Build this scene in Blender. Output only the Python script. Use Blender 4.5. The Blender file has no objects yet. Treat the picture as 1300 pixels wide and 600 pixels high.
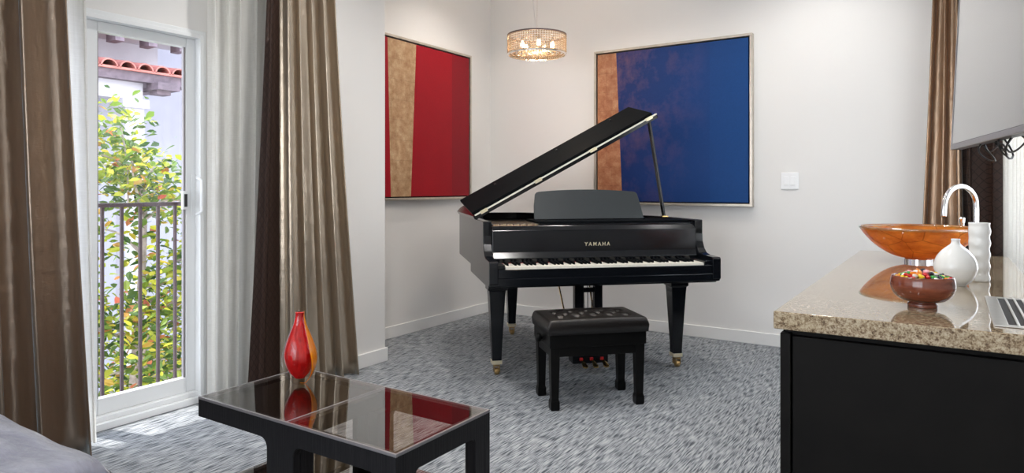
import bpy, bmesh, math, random
from mathutils import Vector, Matrix, Euler
R = math.radians
PI = math.pi
random.seed(7)
scene = bpy.context.scene
COL = scene.collection

# ------------------------------------------------------------------ materials
MATS = {}
def new_mat(name):
    m = bpy.data.materials.new(name); m.use_nodes = True
    nt = m.node_tree
    return m, nt, nt.nodes['Principled BSDF'], nt.nodes['Material Output']

def simple(name, col, rough=.5, metal=0., spec=.5, coat=0., bump=None, var=None, **kw):
    """procedural principled material; var=(scale, amount) value variation, bump=(scale,strength)"""
    m, nt, b, out = new_mat(name)
    b.inputs['Base Color'].default_value = (*col, 1)
    b.inputs['Roughness'].default_value = rough
    b.inputs['Metallic'].default_value = metal
    b.inputs['Specular IOR Level'].default_value = spec
    b.inputs['Coat Weight'].default_value = coat
    b.inputs['Coat Roughness'].default_value = .04
    for k, v in kw.items():
        b.inputs[k.replace('_', ' ')].default_value = v
    N, L = nt.nodes, nt.links
    tc = N.new('ShaderNodeTexCoord')
    sc, am = var or (6., .04)
    n = N.new('ShaderNodeTexNoise'); n.inputs['Scale'].default_value = sc; n.inputs['Detail'].default_value = 4
    L.new(tc.outputs['Object'], n.inputs['Vector'])
    hs = N.new('ShaderNodeHueSaturation'); hs.inputs['Color'].default_value = (*col, 1)
    mr = N.new('ShaderNodeMapRange'); mr.inputs['From Min'].default_value = .3; mr.inputs['From Max'].default_value = .7
    mr.inputs['To Min'].default_value = 1 - am; mr.inputs['To Max'].default_value = 1 + am
    L.new(n.outputs['Fac'], mr.inputs['Value']); L.new(mr.outputs['Result'], hs.inputs['Value'])
    L.new(hs.outputs['Color'], b.inputs['Base Color'])
    if bump:
        n2 = N.new('ShaderNodeTexNoise'); n2.inputs['Scale'].default_value = bump[0]; n2.inputs['Detail'].default_value = 3
        L.new(tc.outputs['Object'], n2.inputs['Vector'])
        bp = N.new('ShaderNodeBump'); bp.inputs['Strength'].default_value = bump[1]; bp.inputs['Distance'].default_value = .005
        L.new(n2.outputs['Fac'], bp.inputs['Height']); L.new(bp.outputs['Normal'], b.inputs['Normal'])
    return m

def noise(nt, vec, scale, detail=4, rough=.5, mapping=None):
    N, L = nt.nodes, nt.links
    if mapping:
        mp = N.new('ShaderNodeMapping'); mp.inputs['Scale'].default_value = mapping
        L.new(vec, mp.inputs['Vector']); vec = mp.outputs['Vector']
    n = N.new('ShaderNodeTexNoise'); n.inputs['Scale'].default_value = scale
    n.inputs['Detail'].default_value = detail; n.inputs['Roughness'].default_value = rough
    L.new(vec, n.inputs['Vector'])
    return n.outputs['Fac']
def ramp(nt, fac, stops):
    r = nt.nodes.new('ShaderNodeValToRGB')
    e = r.color_ramp.elements
    while len(e) < len(stops): e.new(.5)
    for i, (p, c) in enumerate(stops):
        e[i].position = p; e[i].color = (*c, 1)
    nt.links.new(fac, r.inputs['Fac'])
    return r.outputs['Color']
def mixc(nt, fac, a, b, mode='MIX'):
    m = nt.nodes.new('ShaderNodeMix'); m.data_type = 'RGBA'; m.blend_type = mode
    for sock, v in ((m.inputs['Factor'], fac), (m.inputs['A'], a), (m.inputs['B'], b)):
        pass
    ins = {'F': m.inputs[0], 'A': m.inputs[6], 'B': m.inputs[7]}
    for k, v in (('F', fac), ('A', a), ('B', b)):
        if isinstance(v, (int, float)): ins[k].default_value = v
        elif isinstance(v, tuple): ins[k].default_value = (*v, 1)
        else: nt.links.new(v, ins[k])
    return m.outputs[2]
def math_(nt, op, a, b=None):
    m = nt.nodes.new('ShaderNodeMath'); m.operation = op
    for i, v in enumerate((a, b)):
        if v is None: continue
        if isinstance(v, (int, float)): m.inputs[i].default_value = v
        else: nt.links.new(v, m.inputs[i])
    return m.outputs[0]
def add_bump(nt, b, h, strength, dist=.005):
    bp = nt.nodes.new('ShaderNodeBump'); bp.inputs['Strength'].default_value = strength; bp.inputs['Distance'].default_value = dist
    nt.links.new(h, bp.inputs['Height']); nt.links.new(bp.outputs['Normal'], b.inputs['Normal'])
def objco(nt):
    return nt.nodes.new('ShaderNodeTexCoord').outputs['Object']
def sep(nt, v):
    s = nt.nodes.new('ShaderNodeSeparateXYZ'); nt.links.new(v, s.inputs[0]); return s.outputs

M = {}
M['wall'] = simple('wall_paint', (.80, .79, .775), .55, bump=(220, .05), var=(1.5, .01), spec=.3)
M['ceiling'] = simple('ceiling_paint', (.84, .83, .81), .8, var=(1.5, .01))
M['trim'] = simple('white_trim_paint', (.84, .84, .83), .3, var=(3, .01))
M['vinyl'] = simple('white_vinyl', (.85, .87, .88), .25, var=(3, .01))
M['piano'] = simple('ebony_polish', (.004, .005, .007), .16, coat=0., spec=.38, var=(30, .1))
M['piano_satin'] = simple('ebony_satin', (.005, .006, .007), .55, var=(30, .1), spec=.02)
M['slate'] = simple('slate_panel', (.016, .022, .025), .42, var=(12, .05))
M['ivory'] = simple('ivory_key', (.80, .77, .68), .3, var=(20, .02))
M['brass'] = simple('brass', (.85, .60, .25), .22, 1., var=(20, .05))
M['palebrass'] = simple('pale_brass', (.80, .72, .52), .35, .6, var=(20, .05))
M['bronze'] = simple('aged_brass', (.42, .28, .12), .35, .9, var=(30, .2))
M['chrome'] = simple('chrome', (.85, .85, .86), .07, 1., var=(20, .02))
M['steel'] = simple('brushed_steel', (.62, .61, .59), .3, .9, var=(40, .05))
M['redfelt'] = simple('red_felt', (.45, .01, .015), .9, bump=(600, .3), var=(80, .15))
M['leather'] = simple('black_leather', (.006, .0045, .004), .33, bump=(350, .15), var=(40, .2), spec=.5)
M['black'] = simple('black_lacquer', (.004, .004, .004), .35, var=(20, .1), spec=.15)
M['plate'] = simple('cast_plate', (.42, .26, .12), .4, .5, var=(40, .2))
M['pinwood'] = simple('pin_block', (.25, .11, .05), .5, bump=(300, .5), var=(90, .5))
M['cabinet'] = simple('espresso_wood', (.004, .0035, .003), .5, var=(9, .3), spec=.12)
M['ceramic'] = simple('white_ceramic', (.85, .86, .84), .12, coat=.4, var=(4, .01))
M['rail'] = simple('railing_metal', (.08, .05, .055), .55, var=(30, .15))
M['plastic'] = simple('white_plastic', (.84, .85, .86), .3, var=(9, .01))
M['darkplastic'] = simple('black_plastic', (.012, .012, .013), .35, var=(30, .1))
M['silver'] = simple('silver_bezel', (.34, .325, .335), .35, .7, var=(30, .03))
M['stucco'] = simple('white_stucco', (.40, .385, .43), .9, bump=(60, .4), var=(4, .04))
M['lavender'] = simple('lavender_stucco', (.30, .30, .37), .9, bump=(60, .4), var=(4, .04))
M['terracotta'] = simple('terracotta_tile', (.36, .12, .10), .75, bump=(40, .4), var=(6, .3))
M['darkwood'] = simple('eave_wood', (.12, .09, .11), .8, bump=(40, .4), var=(14, .3))
M['bark'] = simple('tree_bark', (.36, .30, .27), .9, bump=(60, .8), var=(20, .3))
M['champagne'] = simple('champagne_leaf_frame', (.60, .55, .48), .32, .75, var=(25, .08))
M['void'] = simple('shadow_gap_black', (.008, .006, .006), .7, var=(25, .08))
M['rubber'] = simple('black_cable', (.008, .008, .008), .45, var=(25, .08))
M['outground'] = simple('garden_soil', (.22, .2, .17), .95, var=(2, .3), bump=(20, .5))
M['reveal'] = simple('lamp_white', (.8, .8, .8), .4, var=(20, .01))

def m_floor():
    m, nt, b, out = new_mat('streaked_grey_carpet')
    co = objco(nt)
    s1 = noise(nt, co, 1., 1.5, .5, mapping=(190, 11, 1))
    s2 = noise(nt, co, 1., 2, .5, mapping=(380, 26, 1))
    big = noise(nt, co, 1.1, 2)
    a = math_(nt, 'MULTIPLY_ADD', s1, .65); 
    k = math_(nt, 'ADD', math_(nt, 'MULTIPLY', s1, .68), math_(nt, 'MULTIPLY', s2, .32))
    c = ramp(nt, k, [(.36, (.05, .058, .07)), (.44, (.14, .155, .17)), (.50, (.285, .305, .325)), (.57, (.40, .42, .435)), (.70, (.50, .51, .52))])
    c = mixc(nt, big, c, (.88, .88, .90), 'MULTIPLY')
    nt.links.new(c, b.inputs['Base Color'])
    b.inputs['Roughness'].default_value = .95; b.inputs['Specular IOR Level'].default_value = .1
    add_bump(nt, b, k, .6, .006)
    return m
M['carpet'] = m_floor()

def m_silk(name, c1, c2, transl=.12):
    m, nt, b, out = new_mat(name)
    co = objco(nt)
    n = noise(nt, co, 1., 3, .5, mapping=(60, 60, 5))
    slub = noise(nt, co, 1., 4, .6, mapping=(8, 8, 260))
    c = mixc(nt, n, c1, c2)
    nt.links.new(c, b.inputs['Base Color'])
    b.inputs['Metallic'].default_value = .8; b.inputs['Roughness'].default_value = .25
    b.inputs['Sheen Weight'].default_value = .8; b.inputs['Sheen Roughness'].default_value = .25
    b.inputs['Sheen Tint'].default_value = (.55, .74, .84, 1)
    big = noise(nt, co, 1., 2, .5, mapping=(16, 16, 11))
    h = math_(nt, 'ADD', math_(nt, 'MULTIPLY', slub, .12), big)
    add_bump(nt, b, h, .55, .012)
    tr = nt.nodes.new('ShaderNodeBsdfTranslucent'); tr.inputs['Color'].default_value = (.75, .42, .20, 1)
    mx = nt.nodes.new('ShaderNodeMixShader'); mx.inputs[0].default_value = transl
    nt.links.new(b.outputs[0], mx.inputs[1]); nt.links.new(tr.outputs[0], mx.inputs[2]); nt.links.new(mx.outputs[0], out.inputs[0])
    return m
M['silk'] = m_silk('taupe_silk', (.44, .35, .27), (.32, .26, .21))
M['silk_lit'] = m_silk('taupe_silk_lit', (.66, .55, .42), (.46, .39, .31))  # taupe silk in a lighter colour, imitating the gleam of the door light
M['silk_copper'] = m_silk('copper_silk', (.50, .32, .20), (.36, .27, .20), .1)

def m_sheer():
    m, nt, b, out = new_mat('sheer_linen')
    co = objco(nt)
    n = noise(nt, co, 1., 3, .6, mapping=(30, 300, 8))
    n2 = noise(nt, co, 1., 3, .6, mapping=(30, 8, 300))
    w = math_(nt, 'ADD', math_(nt, 'MULTIPLY', n, .5), math_(nt, 'MULTIPLY', n2, .5))
    c = ramp(nt, w, [(.3, (.80, .79, .75)), (.7, (.93, .925, .90))])
    df = nt.nodes.new('ShaderNodeBsdfDiffuse'); nt.links.new(c, df.inputs['Color'])
    tl = nt.nodes.new('ShaderNodeBsdfTranslucent'); nt.links.new(c, tl.inputs['Color'])
    tp = nt.nodes.new('ShaderNodeBsdfTransparent')
    m1 = nt.nodes.new('ShaderNodeMixShader'); m1.inputs[0].default_value = .58
    nt.links.new(df.outputs[0], m1.inputs[1]); nt.links.new(tl.outputs[0], m1.inputs[2])
    m2 = nt.nodes.new('ShaderNodeMixShader'); nt.links.new(math_(nt, 'MULTIPLY_ADD', w, .2), m2.inputs[0])
    m2.inputs[0].default_value = .12
    for l in list(m2.inputs[0].links): nt.links.remove(l)
    nt.links.new(m1.outputs[0], m2.inputs[1]); nt.links.new(tp.outputs[0], m2.inputs[2])
    nt.links.new(m2.outputs[0], out.inputs[0])
    return m
M['sheer'] = m_sheer()

def m_lattice():
    m, nt, b, out = new_mat('quilted_brown_border')
    co = objco(nt); x, y, z = sep(nt, co)
    u = math_(nt, 'ADD', math_(nt, 'ADD', y, x), 0.)
    d1 = math_(nt, 'PINGPONG', math_(nt, 'ADD', math_(nt, 'MULTIPLY', u, 1.6), z), .028)
    d2 = math_(nt, 'PINGPONG', math_(nt, 'SUBTRACT', math_(nt, 'MULTIPLY', u, 1.6), z), .028)
    mn = math_(nt, 'MINIMUM', d1, d2)
    line = math_(nt, 'LESS_THAN', mn, .003)
    c = mixc(nt, line, (.036, .020, .015), (.012, .007, .006))
    nt.links.new(c, b.inputs['Base Color']); b.inputs['Roughness'].default_value = .5
    b.inputs['Specular IOR Level'].default_value = .15
    add_bump(nt, b, mn, .35, .08)
    return m
M['lattice'] = m_lattice()

def m_granite():
    m, nt, b, out = new_mat('speckled_granite')
    co = objco(nt)
    n1 = noise(nt, co, 85, 6, .75); n2 = noise(nt, co, 210, 4, .7); n3 = noise(nt, co, 9, 3)
    k = math_(nt, 'ADD', math_(nt, 'MULTIPLY', n1, .6), math_(nt, 'MULTIPLY', n2, .4))
    c = ramp(nt, k, [(.37, (.035, .025, .02)), (.44, (.17, .115, .07)), (.50, (.34, .27, .185)), (.58, (.52, .45, .34)), (.70, (.40, .34, .27))])
    c = mixc(nt, n3, c, (.82, .77, .64), 'MULTIPLY')
    nt.links.new(c, b.inputs['Base Color'])
    b.inputs['Roughness'].default_value = .035; b.inputs['Coat Weight'].default_value = .35; b.inputs['Coat Roughness'].default_value = .02
    b.inputs['Coat IOR'].default_value = 1.5
    return m
M['granite'] = m_granite()

def m_thin_glass(name, tint, refl=1.5, rough=.0, boost=0., mult=1.):
    m, nt, b, out = new_mat(name)
    nt.nodes.remove(b)
    N, L = nt.nodes, nt.links
    tp = N.new('ShaderNodeBsdfTransparent'); tp.inputs['Color'].default_value = (*tint, 1)
    gl = N.new('ShaderNodeBsdfGlossy'); gl.inputs['Roughness'].default_value = rough; gl.inputs['Color'].default_value = (1, 1, 1, 1)
    fr = N.new('ShaderNodeFresnel'); fr.inputs['IOR'].default_value = refl
    f = math_(nt, 'MINIMUM', math_(nt, 'ADD', math_(nt, 'MULTIPLY', fr.outputs[0], mult), boost), .95)
    gi = N.new('ShaderNodeNewGeometry'); f = math_(nt, 'MULTIPLY', f, math_(nt, 'SUBTRACT', 1., gi.outputs['Backfacing']))
    nz = noise(nt, objco(nt), 3.)
    f = math_(nt, 'ADD', f, math_(nt, 'MULTIPLY', nz, .002))
    mx = N.new('ShaderNodeMixShader'); L.new(f, mx.inputs[0]); L.new(tp.outputs[0], mx.inputs[1]); L.new(gl.outputs[0], mx.inputs[2])
    L.new(mx.outputs[0], out.inputs[0])
    return m
M['pane'] = m_thin_glass('window_glass', (.97, .975, .98), 1.3)
M['smoked'] = m_thin_glass('smoked_table_glass', (.80, .76, .72), 1.5, .003, .0, 1.6)
M['clearglass'] = m_thin_glass('clear_casing_glass', (.92, .88, .86), 1.45, 0, 0, .55)
M['rimglass'] = m_thin_glass('green_tinted_rim_glass', (.78, .86, .80), 1.5, 0, .08)

def m_vasered():
    m, nt, b, out = new_mat('ruby_glass_core')
    co = objco(nt); x, y, z = sep(nt, co)
    n = noise(nt, co, 1., 2, .5, mapping=(90, 90, 6))
    c = ramp(nt, n, [(.3, (.30, .001, .002)), (.7, (.66, .006, .005))])
    nt.links.new(c, b.inputs['Base Color'])
    b.inputs['Roughness'].default_value = .12; b.inputs['Transmission Weight'].default_value = 0.
    b.inputs['Subsurface Weight'].default_value = .1; b.inputs['Subsurface Radius'].default_value = (.05, .008, .004)
    b.inputs['Coat Weight'].default_value = .2
    return m
M['ruby'] = m_vasered()
def m_amber(name, c1, c2, tr):
    m, nt, b, out = new_mat(name)
    co = objco(nt)
    n = noise(nt, co, 1., 5, .6, mapping=(14, 14, 30))
    c = ramp(nt, n, [(.35, c1), (.65, c2)])
    # leaf veins
    v = nt.nodes.new('ShaderNodeTexVoronoi'); v.feature = 'DISTANCE_TO_EDGE'; v.inputs['Scale'].default_value = 9
    nt.links.new(co, v.inputs['Vector'])
    ln = math_(nt, 'LESS_THAN', v.outputs['Distance'], .012)
    c = mixc(nt, math_(nt, 'MULTIPLY', ln, .5), c, (.25, .06, .01))
    nt.links.new(c, b.inputs['Base Color'])
    b.inputs['Roughness'].default_value = .08; b.inputs['Coat Weight'].default_value = .5
    t = nt.nodes.new('ShaderNodeBsdfTranslucent'); nt.links.new(c, t.inputs['Color'])
    mx = nt.nodes.new('ShaderNodeMixShader'); mx.inputs[0].default_value = tr
    nt.links.new(b.outputs[0], mx.inputs[1]); nt.links.new(t.outputs[0], mx.inputs[2]); nt.links.new(mx.outputs[0], out.inputs[0])
    return m
M['amberbowl'] = m_amber('amber_leaf_glass', (.62, .19, .025), (.88, .36, .05), .5)
M['amberstripe'] = simple('amber_glass_stripe', (1., .22, .002), .2, coat=.0, var=(10, .2), Subsurface_Weight=.4)

def m_wood(name, c1, c2, rough=.15):
    m, nt, b, out = new_mat(name)
    co = objco(nt)
    n = noise(nt, co, 1., 5, .65, mapping=(12, 12, 60))
    c = ramp(nt, n, [(.3, c1), (.7, c2)])
    nt.links.new(c, b.inputs['Base Color']); b.inputs['Roughness'].default_value = rough
    b.inputs['Coat Weight'].default_value = .5
    return m
M['redwood'] = m_wood('polished_red_wood', (.09, .018, .008), (.23, .055, .022))
def m_oak():
    m, nt, b, out = new_mat('black_grained_wood')
    co = objco(nt)
    n = noise(nt, co, 1., 3, .6, mapping=(320, 320, 6))
    c = ramp(nt, n, [(.35, (.003, .003, .004)), (.75, (.016, .0155, .017))])
    nt.links.new(c, b.inputs['Base Color']); b.inputs['Roughness'].default_value = .45; b.inputs['Specular IOR Level'].default_value = .2
    add_bump(nt, b, n, .5, .002)
    return m
M['oak'] = m_oak()
def m_sofa():
    m, nt, b, out = new_mat('slate_blue_satin')
    co = objco(nt)
    n = noise(nt, co, 1., 3, .5, mapping=(5, 16, 5)); f = noise(nt, co, 900, 2)
    c = ramp(nt, n, [(.3, (.13, .135, .175)), (.7, (.22, .225, .28))])
    nt.links.new(c, b.inputs['Base Color']); b.inputs['Roughness'].default_value = .45
    b.inputs['Sheen Weight'].default_value = .6; b.inputs['Sheen Roughness'].default_value = .3
    add_bump(nt, b, math_(nt, 'ADD', n, math_(nt, 'MULTIPLY', f, .03)), .8, .03)
    return m
M['sofa'] = m_sofa()

def m_canvas(kind):
    """object space: x across (0..1.3), z up (0..1.3)"""
    m, nt, b, out = new_mat(kind + '_canvas')
    co = objco(nt); x, y, z = sep(nt, co)
    leaf = noise(nt, co, 1., 5, .7, mapping=(16, 16, 16)); fine = noise(nt, co, 120, 4, .7)
    cl = noise(nt, co, 2.2, 4, .6)
    br = nt.nodes.new('ShaderNodeTexBrick'); br.inputs['Scale'].default_value = 1.; br.inputs['Brick Width'].default_value = .16
    br.inputs['Row Height'].default_value = .16; br.inputs['Mortar Size'].default_value = .002; br.offset = .3
    br.inputs['Color1'].default_value = (.9, .9, .9, 1); br.inputs['Color2'].default_value = (1, 1, 1, 1); br.inputs['Mortar'].default_value = (.7, .7, .7, 1)
    cb = nt.nodes.new('ShaderNodeCombineXYZ'); nt.links.new(x, cb.inputs[0]); nt.links.new(z, cb.inputs[1]); nt.links.new(cb.outputs[0], br.inputs['Vector'])
    if kind == 'blue':
        gold = ramp(nt, leaf, [(.3, (.30, .10, .05)), (.5, (.44, .19, .10)), (.72, (.58, .32, .18))])
        edge = math_(nt, 'SUBTRACT', .262, math_(nt, 'MULTIPLY', z, .045))
        left = math_(nt, 'LESS_THAN', x, edge)
        mot = noise(nt, co, 1., 5, .65, mapping=(6, 6, 5))
        body = mixc(nt, math_(nt, 'MULTIPLY', x, .75), (.009, .018, .10), (.004, .055, .21))
        rust = ramp(nt, mot, [(.46, (0, 0, 0)), (.70, (1, 1, 1))])
        msk = math_(nt, 'MULTIPLY', rust, math_(nt, 'MAXIMUM', math_(nt, 'SUBTRACT', .62, math_(nt, 'MULTIPLY', x, .62)), 0))
        msk = math_(nt, 'MULTIPLY', msk, math_(nt, 'MULTIPLY_ADD', z, .8))
        body = mixc(nt, msk, body, (.26, .11, .13))
        body = mixc(nt, math_(nt, 'MULTIPLY', cl, .35), body, (.02, .05, .20))
        bl = math_(nt, 'GREATER_THAN', x, 1.0)
        body = mixc(nt, math_(nt, 'MULTIPLY', bl, .10), body, (.005, .09, .30))
        c = mixc(nt, left, body, gold)
    else:
        gold = ramp(nt, leaf, [(.3, (.36, .19, .10)), (.5, (.50, .31, .17)), (.72, (.66, .48, .30))])
        e0 = math_(nt, 'SUBTRACT', .262, math_(nt, 'MULTIPLY', z, .03))
        e1 = math_(nt, 'MULTIPLY_ADD', z, .052)
        nt.nodes[e1.node.name].inputs[2].default_value = .492
        g = math_(nt, 'MULTIPLY', math_(nt, 'GREATER_THAN', x, e0), math_(nt, 'LESS_THAN', x, e1))
        body = mixc(nt, cl, (.30, .004, .014), (.38, .008, .017))
        body = mixc(nt, math_(nt, 'GREATER_THAN', x, 1.03), body, (.26, .008, .017))
        c = mixc(nt, g, body, gold)
        gold = g
    c2 = mixc(nt, .18, c, ramp(nt, fine, [(.3, (.3, .3, .3)), (.7, (1.2, 1.2, 1.2))]), 'MULTIPLY')
    c2 = mixc(nt, (left if kind == 'blue' else g), c2, mixc(nt, .8, c2, br.outputs['Color'], 'MULTIPLY'))
    nt.links.new(c2, b.inputs['Base Color']); b.inputs['Roughness'].default_value = .5
    b.inputs['Specular IOR Level'].default_value = .2
    add_bump(nt, b, fine, .25, .002)
    return m
M['blue'] = m_canvas('blue'); M['red'] = m_canvas('red')

def m_leaf(name, c1, c2):
    m, nt, b, out = new_mat(name)
    gi = nt.nodes.new('ShaderNodeNewGeometry')
    c = ramp(nt, gi.outputs['Random Per Island'], [(0, c1), (.55, c2), (.88, (.55, .52, .05)), (1, (.45, .10, .07))])
    b.inputs['Roughness'].default_value = .45
    nt.links.new(c, b.inputs['Base Color'])
    t = nt.nodes.new('ShaderNodeBsdfTranslucent'); nt.links.new(c, t.inputs['Color'])
    mx = nt.nodes.new('ShaderNodeMixShader'); mx.inputs[0].default_value = .45
    nt.links.new(b.outputs[0], mx.inputs[1]); nt.links.new(t.outputs[0], mx.inputs[2]); nt.links.new(mx.outputs[0], out.inputs[0])
    return m
M['leaf'] = m_leaf('tree_leaf', (.03, .075, .02), (.17, .26, .04))

def m_emit(name, col, st):
    m, nt, b, out = new_mat(name)
    b.inputs['Base Color'].default_value = (*col, 1)
    b.inputs['Emission Color'].default_value = (*col, 1); b.inputs['Emission Strength'].default_value = st
    return m
M['bulb'] = m_emit('warm_bulb', (1, .80, .56), 9.)
M['downlight'] = m_emit('fill_downlight_lens', (1, .90, .78), 12.)  # glowing lens of the added fill lamps
def m_crystal():
    m, nt, b, out = new_mat('champagne_crystal')
    N, L = nt.nodes, nt.links
    gl = N.new('ShaderNodeBsdfGlossy'); gl.inputs['Roughness'].default_value = .08; gl.inputs['Color'].default_value = (.70, .62, .52, 1)
    tl = N.new('ShaderNodeBsdfTranslucent'); tl.inputs['Color'].default_value = (.66, .56, .44, 1)
    tp = N.new('ShaderNodeBsdfTransparent'); tp.inputs['Color'].default_value = (.95, .82, .66, 1)
    a = N.new('ShaderNodeMixShader'); a.inputs[0].default_value = .55
    L.new(gl.outputs[0], a.inputs[1]); L.new(tl.outputs[0], a.inputs[2])
    nz = noise(nt, objco(nt), 160, 2)
    c = N.new('ShaderNodeMixShader'); L.new(math_(nt, 'MULTIPLY', nz, .16), c.inputs[0])
    L.new(a.outputs[0], c.inputs[1]); L.new(tp.outputs[0], c.inputs[2]); L.new(c.outputs[0], out.inputs[0])
    return m
M['crystal'] = m_crystal()
def m_screen():
    m, nt, b, out = new_mat('television_screen')
    b.inputs['Base Color'].default_value = (.03, .032, .036, 1); b.inputs['Roughness'].default_value = .16
    b.inputs['Coat Weight'].default_value = 1.; b.inputs['Coat Roughness'].default_value = .12; b.inputs['Coat IOR'].default_value = 1.9
    n = noise(nt, objco(nt), 3.); nt.links.new(ramp(nt, n, [(0, (.028, .03, .034)), (1, (.034, .036, .04))]), b.inputs['Base Color'])
    return m
M['screen'] = m_screen()

# ------------------------------------------------------------------ geometry helpers
def obj(name, bm, mat, parent=None, loc=(0, 0, 0), rot=(0, 0, 0), smooth=False, bevel=0, seg=2, subsurf=0, solid=0):
    me = bpy.data.meshes.new(name)
    bmesh.ops.recalc_face_normals(bm, faces=bm.faces)
    if smooth:
        for f in bm.faces: f.smooth = True
    bm.to_mesh(me); bm.free()
    me.materials.append(mat)
    o = bpy.data.objects.new(name, me); COL.objects.link(o)
    o.location = loc; o.rotation_euler = rot
    if parent: o.parent = parent
    if solid:
        s = o.modifiers.new('solid', 'SOLIDIFY'); s.thickness = solid; s.offset = 0
    if bevel:
        b = o.modifiers.new('bevel', 'BEVEL'); b.width = bevel; b.segments = seg; b.limit_method = 'ANGLE'; b.angle_limit = R(35)
        if not smooth:
            for p in me.polygons: p.use_smooth = False
    if subsurf:
        s = o.modifiers.new('sub', 'SUBSURF'); s.levels = subsurf; s.render_levels = subsurf
    return o
def thing(name, label, cat, loc=(0, 0, 0), rotz=0, group=None):
    o = bpy.data.objects.new(name, None); COL.objects.link(o)
    o.empty_display_size = .1
    o.location = loc; o.rotation_euler = (0, 0, rotz)
    return tag(o, label, cat, group)
def tag(o, label, cat, group=None):
    o['label'] = label; o['category'] = cat
    if group: o['group'] = group
    return o
def struct(o):
    o['kind'] = 'structure'; return o
def plabel(o, l): o['label'] = l; return o

def box(bm, x0, x1, y0, y1, z0, z1):
    vs = [bm.verts.new((x, y, z)) for x in (x0, x1) for y in (y0, y1) for z in (z0, z1)]
    for f in ((0, 1, 3, 2), (4, 6, 7, 5), (0, 4, 5, 1), (2, 3, 7, 6), (0, 2, 6, 4), (1, 5, 7, 3)):
        bm.faces.new([vs[i] for i in f])
    return vs
def B(*args):
    bm = bmesh.new(); box(bm, *args); return bm
def BB(*boxes):
    bm = bmesh.new()
    for b in boxes: box(bm, *b)
    return bm
def lathe(profile, n=48, bm=None, center=(0, 0), close=False):
    bm = bm or bmesh.new(); rings = []
    for r, z in profile:
        if r < 1e-6: rings.append([bm.verts.new((center[0], center[1], z))])
        else: rings.append([bm.verts.new((center[0] + r * math.cos(2 * PI * i / n), center[1] + r * math.sin(2 * PI * i / n), z)) for i in range(n)])
    for a, b in zip(rings, rings[1:]):
        for i in range(n):
            j = (i + 1) % n
            if len(a) == 1 and len(b) == 1: continue
            if len(a) == 1: bm.faces.new((a[0], b[i], b[j]))
            elif len(b) == 1: bm.faces.new((a[i], a[j], b[0]))
            else: bm.faces.new((a[i], a[j], b[j], b[i]))
    return bm
def tube(pts, r, n=8, bm=None, cap=True):
    bm = bm or bmesh.new(); pts = [Vector(p) for p in pts]; rings = []
    up = Vector((0, 0, 1))
    prev = None
    for i, p in enumerate(pts):
        t = (pts[min(i + 1, len(pts) - 1)] - pts[max(i - 1, 0)]).normalized()
        if prev is None:
            a = t.orthogonal().normalized()
        else:
            a = (prev - t * prev.dot(t)).normalized()
        prev = a
        b = t.cross(a)
        rr = r[i] if isinstance(r, (list, tuple)) else r
        rings.append([bm.verts.new(p + a * rr * math.cos(2 * PI * k / n) + b * rr * math.sin(2 * PI * k / n)) for k in range(n)])
    for a, b in zip(rings, rings[1:]):
        for k in range(n):
            bm.faces.new((a[k], a[(k + 1) % n], b[(k + 1) % n], b[k]))
    if cap:
        bm.faces.new(rings[0][::-1]); bm.faces.new(rings[-1])
    return bm
def prism(poly, lo, hi, axis='z', bm=None):
    """extrude 2-D polygon between lo and hi along axis"""
    bm = bm or bmesh.new()
    def mk(p, h):
        if axis == 'z': return (p[0], p[1], h)
        if axis == 'y': return (p[0], h, p[1])
        return (h, p[0], p[1])
    a = [bm.verts.new(mk(p, lo)) for p in poly]; b = [bm.verts.new(mk(p, hi)) for p in poly]
    n = len(poly)
    for i in range(n): bm.faces.new((a[i], a[(i + 1) % n], b[(i + 1) % n], b[i]))
    bm.faces.new(a[::-1]); bm.faces.new(b)
    return bm
def spline(pts, n=8, closed=False):
    out = []; P = [Vector(p) for p in pts]; m = len(P)
    rng = range(m) if closed else range(m - 1)
    for i in rng:
        p0 = P[(i - 1) % m] if closed or i > 0 else P[i]
        p1, p2 = P[i], P[(i + 1) % m]
        p3 = P[(i + 2) % m] if closed or i + 2 < m else P[(i + 1) % m]
        for k in range(n):
            t = k / n
            out.append(.5 * ((2 * p1) + (-p0 + p2) * t + (2 * p0 - 5 * p1 + 4 * p2 - p3) * t * t + (-p0 + 3 * p1 - 3 * p2 + p3) * t ** 3))
    if not closed: out.append(P[-1])
    return out
def taper(bm, x, y, secs):
    """square column through (half, z) sections"""
    rings = [[bm.verts.new((x + sx * h, y + sy * h, z)) for sx, sy in ((-1, -1), (1, -1), (1, 1), (-1, 1))] for h, z in secs]
    for a, b in zip(rings, rings[1:]):
        for k in range(4): bm.faces.new((a[k], a[(k + 1) % 4], b[(k + 1) % 4], b[k]))
    bm.faces.new(rings[0][::-1]); bm.faces.new(rings[-1])
    return bm

# ------------------------------------------------------------------ room shell
XW, XP, XA, XR = -3.50, -3.25, -3.71, .47       # window wall, pillar face, alcove wall, right wall
YB, YF, CH = 5.285, -2.6, 3.1
DY0, DY1, DH = .70, 2.20, 2.06                    # door opening
struct(obj('floor', B(XA - .2, XR + .2, YF - .1, YB + .15, -.12, 0), M['carpet']))
struct(obj('ceiling', B(XA - .2, XR + .2, YF - .1, YB + .15, CH, CH + .1), M['ceiling']))
struct(obj('wall_back', B(XA - .2, XR + .2, YB, YB + .15, 0, CH), M['wall']))
bm = BB((XW - .15, XW, YF, DY0, 0, CH), (XW - .15, XW, DY1, 2.75, 0, CH), (XW - .15, XW, DY0, DY1, DH, CH))
struct(obj('wall_left', bm, M['wall']))
struct(obj('wall_pillar', B(XA - .15, XP, 2.75, 3.373, 0, CH), M['wall'], bevel=.004))
struct(obj('wall_alcove', B(XA - .15, XA, 3.373, YB, 0, CH), M['wall']))
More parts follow.
